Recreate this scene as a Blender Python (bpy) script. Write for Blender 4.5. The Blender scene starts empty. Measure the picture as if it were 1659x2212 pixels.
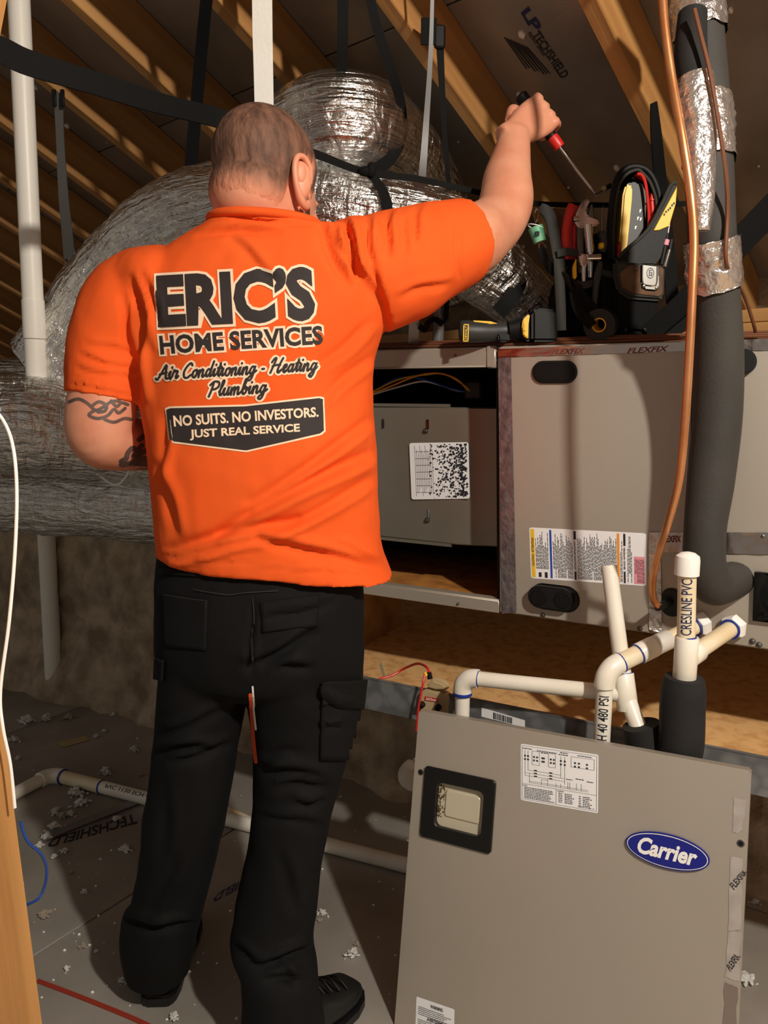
import bpy, bmesh, math, random
from mathutils import Vector as V, Matrix, noise
from mathutils.bvhtree import BVHTree
random.seed(7)
S = bpy.context.scene
col = S.collection
# ------------------------------------------------------------------ camera
IW, IH, F = 1659, 2212, 1661.0
PITCH, ROLL, CAMH = math.radians(8), 0.010, 1.30
fw = V((0, math.cos(PITCH), -math.sin(PITCH)))
r0 = V((1, 0, 0)); u0 = r0.cross(fw)
CR = r0*math.cos(ROLL)+u0*math.sin(ROLL)
CU = u0*math.cos(ROLL)-r0*math.sin(ROLL)
C0 = V((0, 0, CAMH))
cam = bpy.data.objects.new('camera', bpy.data.cameras.new('camera'))
cam.data.sensor_fit = 'VERTICAL'; cam.data.sensor_height = 24; cam.data.lens = 24*F/IH
cam.data.clip_start = 0.02
cam.matrix_world = Matrix(((CR.x, CU.x, -fw.x, C0.x), (CR.y, CU.y, -fw.y, C0.y), (CR.z, CU.z, -fw.z, C0.z), (0, 0, 0, 1)))
col.objects.link(cam); S.camera = cam
# ------------------------------------------------------------------ light
w = bpy.data.worlds.new('attic_air'); S.world = w; w.use_nodes = True
w.node_tree.nodes['Background'].inputs[0].default_value = (1.0, 0.93, 0.84, 1)
w.node_tree.nodes['Background'].inputs[1].default_value = 0.15
def lamp(name, kind, loc, energy, color, size, target=None):
    l = bpy.data.lights.new(name, kind); l.energy = energy; l.color = color
    if kind == 'AREA': l.shape = 'DISK'; l.size = size
    else: l.shadow_soft_size = size
    o = bpy.data.objects.new(name, l); o.location = loc
    if target is not None: o.rotation_euler = (V(target)-V(loc)).to_track_quat('-Z', 'Y').to_euler()
    col.objects.link(o); return o
lamp('work_lamp_offscreen', 'POINT', (0.95, -0.30, 2.38), 165, (1.0, 0.915, 0.80), 0.045)
vs = S.view_settings
vs.view_transform = 'Standard'; vs.look = 'None'; vs.gamma = 1; vs.use_curve_mapping = False; vs.exposure = 0.40
# ------------------------------------------------------------------ pixel -> place helpers (modelling aid: each point gets a real depth)
def ray(x, y): return fw+CR*((x-IW/2)/F)-CU*((y-IH/2)/F)
def P(x, y, Y): d = ray(x, y); return C0+d*(Y/d.y)
def PZ(x, y, z): d = ray(x, y); return C0+d*((z-CAMH)/d.z)
def PL(x, y, q, n): d = ray(x, y); return C0+d*((q-C0).dot(n)/d.dot(n))
def PPX(x, Y): return x*Y/F            # pixels -> metres at depth Y
# ------------------------------------------------------------------ materials
def lin(c): return tuple(((v/255)/12.92 if v/255 <= .04045 else ((v/255+.055)/1.055)**2.4) for v in c)+(1,)
M = {}
def mat(name, c, rough=.5, metal=0, c2=None, scale=8, stretch=(1, 1, 1), bump=0, bscale=None, detail=4, spec=.5, ramp=(.35, .65), coat=0, sub=0, dist=.01, rr=None, bstretch=None, kind='NOISE'):
    m = bpy.data.materials.new(name); m.use_nodes = True; M[name] = m
    nt = m.node_tree; b = nt.nodes['Principled BSDF']
    b.inputs['Base Color'].default_value = lin(c); b.inputs['Roughness'].default_value = rough
    b.inputs['Metallic'].default_value = metal; b.inputs['Specular IOR Level'].default_value = spec
    b.inputs['Coat Weight'].default_value = coat
    if sub: b.inputs['Subsurface Weight'].default_value = sub; b.inputs['Subsurface Radius'].default_value = (.012, .005, .003)
    tc = nt.nodes.new('ShaderNodeTexCoord')
    def tex(sc, st, k='NOISE'):
        mp = nt.nodes.new('ShaderNodeMapping'); mp.inputs['Scale'].default_value = st
        nt.links.new(tc.outputs['Object'], mp.inputs[0])
        if k == 'VORONOI':
            t = nt.nodes.new('ShaderNodeTexVoronoi'); t.inputs['Scale'].default_value = sc
            nt.links.new(mp.outputs[0], t.inputs['Vector']); return t.outputs['Distance']
        t = nt.nodes.new('ShaderNodeTexNoise'); t.inputs['Scale'].default_value = sc; t.inputs['Detail'].default_value = detail
        nt.links.new(mp.outputs[0], t.inputs['Vector']); return t.outputs['Fac']
    if c2 is not None:
        f = tex(scale, stretch, kind)
        rp = nt.nodes.new('ShaderNodeValToRGB'); rp.color_ramp.elements[0].position = ramp[0]; rp.color_ramp.elements[1].position = ramp[1]
        rp.color_ramp.elements[0].color = lin(c); rp.color_ramp.elements[1].color = lin(c2)
        nt.links.new(f, rp.inputs[0]); nt.links.new(rp.outputs[0], b.inputs['Base Color'])
        if rr:
            mr = nt.nodes.new('ShaderNodeMapRange'); mr.inputs[3].default_value = rr[0]; mr.inputs[4].default_value = rr[1]
            nt.links.new(f, mr.inputs[0]); nt.links.new(mr.outputs[0], b.inputs['Roughness'])
    if bump:
        f2 = tex(bscale or scale, bstretch or stretch)
        bp = nt.nodes.new('ShaderNodeBump'); bp.inputs['Strength'].default_value = bump; bp.inputs['Distance'].default_value = dist
        nt.links.new(f2, bp.inputs['Height']); nt.links.new(bp.outputs[0], b.inputs['Normal'])
    return m
mat('wood', (196, 146, 86), .65, c2=(158, 110, 60), scale=3, stretch=(.5, 5, 5), bump=.15, bscale=60, bstretch=(.05, 1, 1), ramp=(.35, .72))
mat('barrier', (180, 174, 166), .36, .5, c2=(146, 140, 131), scale=3, bump=.14, bscale=190, dist=.003)
mat('floor_sheet', (180, 174, 166), .42, .30, c2=(146, 140, 131), scale=2.3, bump=.22, bscale=40, dist=.004, rr=(.34, .62), detail=8)
mat('ink', (32, 34, 42), .6)
mat('ink_blue', (36, 44, 86), .6)
mat('black', (10, 10, 11), .55, spec=.3)
mat('strap', (12, 12, 12), .8, spec=.2, bump=.3, bscale=900, dist=.001)
mat('strap_grey', (84, 82, 78), .6, bump=.3, bscale=700, dist=.001)
mat('cabinet', (186, 177, 164), .37, .4, c2=(181, 172, 159), scale=2, bump=.05, bscale=500, dist=.001)
mat('liner', (26, 23, 20), .8)
mat('rust_floor', (196, 134, 62), .7, c2=(150, 94, 40), scale=14)
mat('housing', (158, 154, 140), .4, .7, c2=(146, 142, 128), scale=3)
mat('galv', (150, 152, 152), .42, .5, c2=(118, 120, 122), scale=26, kind='VORONOI', rr=(.35, .55))
mat('galv_strap', (140, 140, 140), .4, .6)
mat('osb', (228, 182, 122), .75, c2=(186, 130, 74), scale=34, ramp=(.45, .8), detail=8)
mat('insul', (194, 174, 148), .95, c2=(136, 118, 95), scale=9, bump=.55, bscale=70, dist=.02, detail=6)
mat('tuft', (250, 248, 244), .95, bump=.6, bscale=160, dist=.006)
mat('tuft_tan', (232, 214, 194), .95, bump=.8, bscale=120, dist=.01)
mat('pvc', (244, 240, 230), .32, c2=(236, 229, 212), scale=7)
mat('pvc_old', (226, 205, 166), .4, c2=(238, 226, 198), scale=9)
mat('pvc_vent', (240, 235, 224), .4)
mat('pvc_grey', (206, 202, 194), .4)
mat('primer', (28, 58, 150), .4)
mat('foam', (20, 20, 20), .85, c2=(28, 27, 26), scale=20, bump=.25, bscale=300, dist=.002)
mat('hose', (52, 50, 47), .75, c2=(62, 59, 55), scale=6, bump=.2, bscale=160, dist=.003)
mat('copper', (228, 164, 114), .36, .75, c2=(206, 138, 88), scale=12)
mat('wire_brown', (112, 68, 44), .5)
mat('rubber', (13, 13, 13), .45)
mat('foil', (226, 225, 222), .24, 1.0, bump=1.0, bscale=26, bstretch=(1, 1, 1), dist=.02, detail=7)
mat('foil_tape', (226, 220, 215), .22, .85, bump=1.0, bscale=38, dist=.012, detail=6)
mat('foil_tape_flat', (206, 192, 184), .22, 1.0, bump=.18, bscale=14, dist=.01)
mat('tape_ink', (128, 58, 44), .5)
mat('white', (246, 244, 240), .45)
mat('white_strap', (240, 238, 230), .5, bump=.3, bscale=120, dist=.003)
mat('paper', (240, 240, 242), .55)
mat('yellow', (240, 192, 30), .42)
mat('blue', (34, 74, 170), .45)
mat('orange', (240, 152, 48), .45)
mat('pink', (232, 150, 164), .5)
mat('logo_blue', (22, 30, 132), .25, coat=.5)
mat('red', (206, 40, 34), .4)
mat('tan', (190, 168, 128), .45)
mat('chrome', (225, 225, 225), .1, 1.0)
mat('steel', (120, 118, 114), .42, 1.0)
mat('suede', (112, 84, 62), .9, c2=(88, 64, 46), scale=30)
mat('grey_trim', (60, 60, 57), .8, spec=.2, bump=.2, bscale=600, dist=.001)
mat('canvas', (15, 15, 16), .85, spec=.2, bump=.3, bscale=500, dist=.001)
mat('grey_plastic', (46, 48, 47), .5)
mat('mint', (140, 205, 165), .35, c2=(92, 168, 132), scale=40)
mat('shirt', (243, 99, 38), .85, c2=(238, 92, 32), scale=6, bump=.12, bscale=700, dist=.001, spec=.2)
mat('print_black', (44, 36, 36), .75)
mat('print_cream', (252, 222, 190), .75)
mat('trousers', (11, 11, 12), .8, c2=(16, 16, 17), scale=5, bump=.2, bscale=600, dist=.001, spec=.2)
mat('stitch', (40, 40, 42), .7)
mat('boot', (18, 18, 18), .6, bump=.2, bscale=200, dist=.002)
mat('skin', (228, 162, 130), .5, c2=(217, 143, 112), scale=14, bump=.06, bscale=300, dist=.002, sub=.12)
mat('tattoo', (112, 88, 80), .55, c2=(84, 70, 66), scale=40)
mat('blue_wire', (30, 70, 150), .4)
mat('red_line', (150, 50, 34), .6)
mat('clear', (236, 226, 200), .12)
nt = M['clear'].node_tree.nodes['Principled BSDF']; nt.inputs['Transmission Weight'].default_value = .4; nt.inputs['Roughness'].default_value = .18
mat('dirt', (92, 70, 34), .9)
# duct foil: creases run around the duct, so the relief follows the duct's own length/angle attribute
def duct_foil():
    m = mat('foil_duct', (228, 227, 224), .19, 1.0); nt = m.node_tree; b = nt.nodes['Principled BSDF']
    a = nt.nodes.new('ShaderNodeAttribute'); a.attribute_name = 'dc'; last = None
    for sc, st, k, d in ((1.0, (46, 1.6, 1.6), .55, .02), (1.0, (14, 8, 8), .75, .018), (1.0, (120, 14, 14), .25, .004)):
        mp = nt.nodes.new('ShaderNodeMapping'); mp.inputs['Scale'].default_value = st; nt.links.new(a.outputs['Vector'], mp.inputs[0])
        t = nt.nodes.new('ShaderNodeTexNoise'); t.inputs['Scale'].default_value = sc; t.inputs['Detail'].default_value = 5; t.inputs['Distortion'].default_value = .6; nt.links.new(mp.outputs[0], t.inputs['Vector'])
        bp = nt.nodes.new('ShaderNodeBump'); bp.inputs['Strength'].default_value = k; bp.inputs['Distance'].default_value = d; nt.links.new(t.outputs['Fac'], bp.inputs['Height'])
        if last: nt.links.new(last.outputs[0], bp.inputs['Normal'])
        last = bp
    nt.links.new(last.outputs[0], b.inputs['Normal'])
duct_foil()
# hair: colour thins out to skin toward the hairline (attribute from the hair's own thickness)
def hairmat(name, c, c2):
    m = mat(name, c, .7, c2=c2, scale=55, stretch=(1, 1, .35), bump=.6, bscale=120, bstretch=(1, 1, .4), dist=.006)
    nt = m.node_tree; b = nt.nodes['Principled BSDF']
    src = b.inputs['Base Color'].links[0].from_socket
    a = nt.nodes.new('ShaderNodeAttribute'); a.attribute_name = 'dens'
    mx = nt.nodes.new('ShaderNodeMix'); mx.data_type = 'RGBA'
    nt.links.new(a.outputs['Fac'], mx.inputs[0]); mx.inputs[6].default_value = lin((226, 150, 116)); nt.links.new(src, mx.inputs[7])
    nt.links.new(mx.outputs[2], b.inputs['Base Color'])
hairmat('hair', (128, 90, 70), (82, 55, 43)); hairmat('beard', (96, 58, 34), (50, 30, 20))
# ------------------------------------------------------------------ object helpers
WM = {}
def link(o, Mx, parent=None):
    col.objects.link(o)
    if parent is not None:
        o.parent = parent; o.matrix_parent_inverse = WM[parent.name].inverted()
    o.matrix_basis = Mx; WM[o.name] = Mx
    return o
def tag(o, label=None, cat=None, group=None, kind=None):
    if label: o['label'] = label
    if cat: o['category'] = cat
    if group: o['group'] = group
    if kind: o['kind'] = kind
    return o
def thing(name, loc, label, cat, group=None):
    o = bpy.data.objects.new(name, None); o.empty_display_size = .05
    link(o, Matrix.Translation(loc)); return tag(o, label, cat, group)
def spline(pts, n=8):
    """Catmull-Rom through pts (tuples of floats of any length)."""
    pts = [tuple(p) for p in pts]
    if len(pts) < 3: return [tuple(a+(b-a)*i/n for a, b in zip(pts[0], pts[1])) for i in range(n+1)]
    out = []
    for i in range(len(pts)-1):
        p0 = pts[max(i-1, 0)]; p1 = pts[i]; p2 = pts[i+1]; p3 = pts[min(i+2, len(pts)-1)]
        for k in range(n):
            t = k/n
            out.append(tuple(.5*((2*b)+(c-a)*t+(2*a-5*b+4*c-d)*t*t+(3*b-a-3*c+d)*t**3) for a, b, c, d in zip(p0, p1, p2, p3)))
    out.append(pts[-1]); return out
def frames(pts, up=None):
    """parallel-transport frames along points"""
    n = len(pts); T = []
    for i in range(n):
        t = pts[min(i+1, n-1)]-pts[max(i-1, 0)]
        T.append(t.normalized() if t.length > 1e-9 else V((0, 0, 1)))
    h = up or (V((0, 0, 1)) if abs(T[0].z) < .9 else V((1, 0, 0)))
    s = T[0].cross(h).normalized(); out = []
    for i in range(n):
        s = (s-T[i]*s.dot(T[i]))
        s = s.normalized() if s.length > 1e-6 else T[i].orthogonal().normalized()
        out.append((T[i], s, T[i].cross(s)))
    return out
class G:
    def __init__(s): s.v = []; s.f = []
    def add(s, v, f):
        k = len(s.v); s.v += [V(p) for p in v]; s.f += [tuple(i+k for i in q) for q in f]; return s
    def box(s, c, size, X=V((1, 0, 0)), Y=V((0, 1, 0)), Z=V((0, 0, 1)), taper=1):
        c = V(c); a, b, d = [q/2 for q in size]
        v = [c+X*(x*a*(taper if z > 0 else 1))+Y*(y*b*(taper if z > 0 else 1))+Z*(z*d) for z in (-1, 1) for y in (-1, 1) for x in (-1, 1)]
        return s.add(v, [(0, 2, 3, 1), (4, 5, 7, 6), (0, 1, 5, 4), (2, 6, 7, 3), (0, 4, 6, 2), (1, 3, 7, 5)])
    def hexa(s, p4, q4):
        return s.add(list(p4)+list(q4), [(3, 2, 1, 0), (4, 5, 6, 7), (0, 1, 5, 4), (1, 2, 6, 5), (2, 3, 7, 6), (3, 0, 4, 7)])
    def prism(s, poly, ext):
        n = len(poly); ext = V(ext)
        return s.add([V(p) for p in poly]+[V(p)+ext for p in poly], [tuple(range(n))[::-1], tuple(range(n, 2*n))]+[(i, (i+1) % n, (i+1) % n+n, i+n) for i in range(n)])
    def tube(s, pts, r, seg=14, n=8, caps=True, up=None, smooth=True, ell=None):
        """r scalar or list per control point; ell: flattening of second axis"""
        rs = r if isinstance(r, (list, tuple)) else [r]*len(pts)
        ctl = [tuple(p)+(q,) for p, q in zip(pts, rs)]
        if smooth and (len(pts) > 2): ctl = spline(ctl, n)
        pp = [V(c[:3]) for c in ctl]; fr = frames(pp, up); v = []; f = []
        for (T, A, B), p, c in zip(fr, pp, ctl):
            for k in range(seg):
                a = 2*math.pi*k/seg
                v.append(p+A*(math.cos(a)*c[3])+B*(math.sin(a)*c[3]*(ell or 1)))
        m = len(pp)
        for i in range(m-1):
            for k in range(seg): f.append((i*seg+k, i*seg+(k+1) % seg, (i+1)*seg+(k+1) % seg, (i+1)*seg+k))
        if caps: f.append(tuple(range(seg))[::-1]); f.append(tuple(range((m-1)*seg, m*seg)))
        return s.add(v, f)
    def cyl(s, a, b, r, r2=None, seg=20):
        return s.tube([a, b], [r, r if r2 is None else r2], seg, smooth=False)
    def pipe(s, a, b, r, ri, seg=24):
        a = V(a); b = V(b); T, A, B = frames([a, b])[0]; v = []; f = []
        for p, q in ((a, r), (b, r), (b, ri), (a, ri)):
            for k in range(seg):
                t = 2*math.pi*k/seg; v.append(p+A*(math.cos(t)*q)+B*(math.sin(t)*q))
        for i in range(4):
            j = (i+1) % 4
            for k in range(seg): f.append((i*seg+k, i*seg+(k+1) % seg, j*seg+(k+1) % seg, j*seg+k))
        return s.add(v, f)
    def ell(s, c, rad, X=V((1, 0, 0)), Y=V((0, 1, 0)), Z=V((0, 0, 1)), su=20, sv=12):
        v = []; f = []
        for i in range(sv+1):
            ph = math.pi*i/sv
            for k in range(su):
                a = 2*math.pi*k/su
                v.append(V(c)+X*(rad[0]*math.sin(ph)*math.cos(a))+Y*(rad[1]*math.sin(ph)*math.sin(a))+Z*(rad[2]*math.cos(ph)))
        for i in range(sv):
            for k in range(su): f.append((i*su+k, (i+1)*su+k, (i+1)*su+(k+1) % su, i*su+(k+1) % su))
        return s.add(v, f)
    def lathe(s, o, axis, prof, seg=24):
        """prof: list of (distance along axis, radius)"""
        o = V(o); T = V(axis).normalized(); A = T.orthogonal().normalized(); B = T.cross(A); v = []; f = []
        for d, r in prof:
            for k in range(seg):
                a = 2*math.pi*k/seg; v.append(o+T*d+A*(math.cos(a)*r)+B*(math.sin(a)*r))
        m = len(prof)
        for i in range(m-1):
            for k in range(seg): f.append((i*seg+k, i*seg+(k+1) % seg, (i+1)*seg+(k+1) % seg, (i+1)*seg+k))
        f.append(tuple(range(seg))[::-1]); f.append(tuple(range((m-1)*seg, m*seg)))
        return s.add(v, f)
    def ribbon(s, pts, w, th=.0022, face=V((0, -1, 0)), n=8, smooth=True):
        """flat webbing; w scalar or list; face = direction its flat side looks"""
        ws = w if isinstance(w, (list, tuple)) else [w]*len(pts)
        ctl = [tuple(p)+(q,) for p, q in zip(pts, ws)]
        if smooth and len(pts) > 2: ctl = spline(ctl, n)
        pp = [V(c[:3]) for c in ctl]; v = []; f = []; m = len(pp)
        for i in range(m):
            t = (pp[min(i+1, m-1)]-pp[max(i-1, 0)]).normalized()
            sd = t.cross(face); sd = sd.normalized() if sd.length > 1e-4 else t.orthogonal().normalized()
            nn = sd.cross(t); h = ctl[i][3]/2
            v += [pp[i]-sd*h-nn*th, pp[i]+sd*h-nn*th, pp[i]+sd*h+nn*th, pp[i]-sd*h+nn*th]
        for i in range(m-1):
            for k in range(4): f.append((i*4+k, i*4+(k+1) % 4, i*4+4+(k+1) % 4, i*4+4+k))
        f += [(3, 2, 1, 0), tuple(range(m*4-4, m*4))]
        return s.add(v, f)
    def rings(s, rings, caps=True):
        seg = len(rings[0]); v = [p for r in rings for p in r]; f = []
        for i in range(len(rings)-1):
            for k in range(seg): f.append((i*seg+k, i*seg+(k+1) % seg, (i+1)*seg+(k+1) % seg, (i+1)*seg+k))
        if caps: f.append(tuple(range(seg))[::-1]); f.append(tuple(range((len(rings)-1)*seg, len(rings)*seg)))
        return s.add(v, f)
    def mesh(s, name, bevel=0, segs=2, smooth=True, Mx=None, fix=True):
        me = bpy.data.meshes.new(name)
        inv = Mx.inverted() if Mx is not None else None
        me.from_pydata([tuple(inv@p) if inv else tuple(p) for p in s.v], [], s.f)
        if bevel or fix:
            bm = bmesh.new(); bm.from_mesh(me)
            if fix: bmesh.ops.recalc_face_normals(bm, faces=bm.faces)
            if bevel: bmesh.ops.bevel(bm, geom=[e for e in bm.edges if len(e.link_faces) == 2 and e.calc_face_angle(0) > .5], offset=bevel, segments=segs, affect='EDGES', clamp_overlap=True)
            bm.to_mesh(me); bm.free()
        if smooth:
            me.shade_smooth(); me.set_sharp_from_angle(angle=math.radians(38))
        return me
    def obj(s, name, m, parent=None, bevel=0, segs=2, smooth=True, Mx=None, fix=True):
        if Mx is None:
            c = V((sum(p.x for p in s.v), sum(p.y for p in s.v), sum(p.z for p in s.v)))/len(s.v)
            Mx = Matrix.Translation(c)
        me = s.mesh(name, bevel, segs, smooth, Mx, fix); me.materials.append(M[m])
        return link(bpy.data.objects.new(name, me), Mx, parent)
def inst(me, name, Mx, parent=None): return link(bpy.data.objects.new(name, me), Mx, parent)
def axes(o, X, Y, Z): return Matrix(((X.x, Y.x, Z.x, o.x), (X.y, Y.y, Z.y, o.y), (X.z, Y.z, Z.z, o.z), (0, 0, 0, 1)))
def plank(name, a, b, w, h, m, parent=None, wdir=None, bevel=.003):
    """straight timber from a to b in its own local axes (X along the grain)"""
    a = V(a); b = V(b); X = (b-a).normalized(); W = wdir-X*wdir.dot(X); W.normalize(); Z = X.cross(W)
    Mx = axes((a+b)/2, X, W, Z); g = G().box((0, 0, 0), ((b-a).length, w, h))
    me = g.mesh(name, bevel, 1); me.materials.append(M[m]); return inst(me, name, Mx, parent)
# flat lettering as geometry ------------------------------------------------
_tc = {}
def textgeo(body, bold=0.0, shear=0.0, cuts=0):
    """returns (verts2d normalised to 0..1 x 0..1 of the plain letters, faces)"""
    key = (body, bold, shear, cuts)
    if key in _tc: return _tc[key]
    def run(off):
        cu = bpy.data.curves.new('t', 'FONT'); cu.body = body; cu.size = 1; cu.offset = off; cu.shear = shear; cu.resolution_u = 3
        o = bpy.data.objects.new('t', cu); col.objects.link(o)
        dg = bpy.context.evaluated_depsgraph_get(); me = bpy.data.meshes.new_from_object(o.evaluated_get(dg))
        bpy.data.objects.remove(o); bpy.data.curves.remove(cu); return me
    base = run(0.0); xs = [v.co.x for v in base.vertices]; ys = [v.co.y for v in base.vertices]
    x0, x1, y0, y1 = min(xs), max(xs), min(ys), max(ys); bpy.data.meshes.remove(base)
    me = run(bold); bm = bmesh.new(); bm.from_mesh(me); bpy.data.meshes.remove(me)
    bmesh.ops.triangulate(bm, faces=bm.faces)
    if cuts:
        for ax, lo, hi in ((0, x0-.1, x1+.1), (1, y0-.1, y1+.1)):
            q = lo
            while q < hi:
                co = [0, 0, 0]; no = [0, 0, 0]; co[ax] = q; no[ax] = 1
                bmesh.ops.bisect_plane(bm, geom=bm.verts[:]+bm.edges[:]+bm.faces[:], plane_co=co, plane_no=no); q += cuts
    bm.verts.index_update()
    v = [((p.co.x-x0)/(x1-x0), (p.co.y-y0)/(y1-y0)) for p in bm.verts]; f = [tuple(q.index for q in fc.verts) for fc in bm.faces]
    bm.free(); _tc[key] = (v, f); return v, f
def quadmap(TL, TR, BR, BL, off=V((0, 0, 0))):
    TL, TR, BR, BL = map(V, (TL, TR, BR, BL))
    def m(s, t, lift=0, n=None):      # s 0..1 left to right, t 0..1 bottom to top
        p = (BL*(1-s)+BR*s)*(1-t)+(TL*(1-s)+TR*s)*t+off
        return p if n is None else p+n*lift
    return m
def flatgeo(g, v, f, m, n, lift, box=(0, 0, 1, 1)):
    x0, y0, x1, y1 = box
    return g.add([m(x0+(x1-x0)*a, y0+(y1-y0)*b, lift, n) for a, b in v], f)
def rect(g, m, n, lift, x0, y0, x1, y1):
    return g.add([m(x0, y0, lift, n), m(x1, y0, lift, n), m(x1, y1, lift, n), m(x0, y1, lift, n)], [(0, 1, 2, 3)])
def rrect(cx, cy, w, h, r, k=5):
    out = []
    for qx, qy, a0 in ((1, 1, 0), (-1, 1, 90), (-1, -1, 180), (1, -1, 270)):
        for i in range(k+1):
            a = math.radians(a0+90*i/k); out.append((cx+qx*(w/2-r)+r*math.cos(a), cy+qy*(h/2-r)+r*math.sin(a)))
    return out
# ================================================================== SETTING
UP = V((0, 0, 1))
def to_roof(p0, p1, d=1.488, most=1.8):
    """carry a hanging thing on from p0 (away from p1) until it meets the rafters"""
    p0, p1 = V(p0), V(p1); dr_ = (p0-p1).normalized(); k = dr_.dot(RN)
    t = (d-(p0-C0).dot(RN))/k if k > .05 else 0
    return p0+dr_*max(.0, min(most, t))
# ---- floor: radiant-barrier sheets laid loose over the joists
fb = G().box((-1.5, 3.2, -.03), (12, 10.4, .04)).obj('floor', 'osb'); tag(fb, kind='structure')
FD = (PZ(285, 1930, 0)-PZ(80, 2060, 0)).normalized(); FN = V((-FD.y, FD.x, 0)); F0 = PZ(180, 1997, 0)
sheet = G().box((0, 0, 0), (2.434, 1.214, .011)).mesh('sheet', .0015, 1); sheet.materials.append(M['floor_sheet'])
for i in range(-2, 4):
    for j in range(-2, 3):
        c = F0+FN*(.61+1.22*i)+FD*(2.44*j+(1.22 if i % 2 else .3)-.5)
        if -4.2 < c.x < 3.6 and -1.8 < c.y < 5.2:
            inst(sheet, 'sheet', axes(V((c.x, c.y, -.0056)), FD, FN, UP), fb)
ZN = UP
def floor_text(body, TL, TR, BR, BL, m):
    q = quadmap(*[PZ(x, y, .0004) for x, y in (TL, TR, BR, BL)])
    g = G(); v, f = textgeo(body, .02); flatgeo(g, v, f, q, ZN, .0006); g.obj('lettering', m, fb, fix=False)
floor_text('TECHSHIELD', (296, 1778), (100, 1832), (112, 1812), (290, 1758), 'ink')
floor_text('SHIELD', (542, 1908), (458, 1950), (470, 1930), (545, 1888), 'ink_blue')
# ---- roof: rafters, sheathing, plate
RD = V((.6010, .6687, -.4374)).normalized(); RE = RD.cross(UP).normalized(); RN = RE.cross(RD); RN = RN if RN.z > 0 else -RN
def roof(s, t, d): return C0+RE*s+RD*t+RN*d
RB, RS = 1.35, 1.49
ceil = G().hexa([roof(-10.5, -3.6, RS+.013), roof(2.6, -3.6, RS+.013), roof(2.6, 2.75, RS+.013), roof(-10.5, 2.75, RS+.013)],
                [roof(-10.5, -3.6, RS+.03), roof(2.6, -3.6, RS+.03), roof(2.6, 2.75, RS+.03), roof(-10.5, 2.75, RS+.03)]).obj('ceiling', 'wood')
tag(ceil, kind='structure')
rsheet = G().box((0, 0, 0), (1.215, 2.434, .011)).mesh('sheathing_sheet', .001, 1); rsheet.materials.append(M['barrier'])
for i in range(-3, 3):
    for j in range(-5, 2):
        inst(rsheet, 'sheathing_sheet', axes(roof(2.44*j+(1.22 if i % 2 else 0)-.45, 1.22*i+.36, RS+.0055), RD, RE, RN), ceil)
for k in range(-4, 22):
    s0 = -.82-.406*k
    plank('rafter', roof(s0+.019, -3.4, (RB+RS)/2), roof(s0+.019, 2.5, (RB+RS)/2), .038, RS-RB-.001, 'wood', ceil, RE)
pz = roof(0, 2.1, RB).z
pa, pb = roof(-10.3, 2.16, RB), roof(2.2, 2.16, RB)
for k in range(2):
    pl = plank('trim_%d' % (k+1), V((pa.x, pa.y, pz-.022-.04*k)), V((pb.x, pb.y, pz-.022-.04*k)), .09, .038, 'wood', None, V((-RE.y, RE.x, 0)))
    tag(pl, kind='structure')
hn = V((RD.x, RD.y, 0)).normalized()
q0 = V((pa.x, pa.y, 0))+hn*.06; q1 = V((pb.x, pb.y, 0))+hn*.06
wb = G().prism([q0, q1, q1+UP*(pz+.15), q0+UP*(pz+.15)], hn*.05).obj('wall_eave', 'insul'); tag(wb, kind='structure')
def roof_text(body, cs, m, bold=.02):
    q = quadmap(*[PL(x, y, roof(0, 0, RS), RN) for x, y in cs])
    g = G(); v, f = textgeo(body, bold); flatgeo(g, v, f, q, -RN, .0012); g.obj('lettering', m, ceil, fix=False)
roof_text('LP', [(1142, 16), (1170, 56), (1150, 68), (1127, 28)], 'ink_blue', .04)
roof_text('TECHSHIELD', [(1164, 64), (1230, 160), (1213, 170), (1150, 76)], 'ink')
roof_text('RADIANT BARRIER', [(1147, 68), (1180, 118), (1174, 122), (1140, 72)], 'ink', .01)
roof_text('LP', [(228, 196), (254, 212), (244, 222), (220, 206)], 'ink', .04)
roof_text('TECHSHIELD', [(262, 222), (346, 292), (338, 304), (254, 236)], 'ink')
roof_text('LP T', [(688, 112), (722, 168), (712, 174), (680, 118)], 'ink', .04)
g = G()
for k in range(9):
    a = PL(1090+6*k, 80+2.6*k, roof(0, 0, RS), RN); b = PL(1138+6.2*k, 148+2*k-3*(k % 3), roof(0, 0, RS), RN)
    dd = (b-a).normalized(); sd = dd.cross(RN)*.0016
    g.add([a-sd-RN*.001, b-sd-RN*.001, b+sd-RN*.001, a+sd-RN*.001], [(0, 1, 2, 3)])
for k in range(7):
    a = PL(236+5*k, 232+4.5*k, roof(0, 0, RS), RN); b = PL(282+4*k, 266+3*k, roof(0, 0, RS), RN)
    dd = (b-a).normalized(); sd = dd.cross(RN)*.0012
    g.add([a-sd-RN*.001, b-sd-RN*.001, b+sd-RN*.001, a+sd-RN*.001], [(0, 1, 2, 3)])
g.obj('fine_print', 'ink', ceil, fix=False)
# bits of blown insulation stuck to the sheathing
g = G()
for k in range(330):
    s, t = random.uniform(-3.6, .3), random.uniform(-1.6, 2.3); c = roof(s, t, RS-.003); z = random.choice((.004, .005, .006, .009, .012))
    if ((s+.82) % .406) < .045: continue
    g.ell(c, (z, z*random.uniform(.5, 1), z*.5), RD, RE, RN, 5, 3)
tag(g.obj('insulation_flecks', 'tuft', ceil, smooth=False), kind='stuff')
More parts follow.
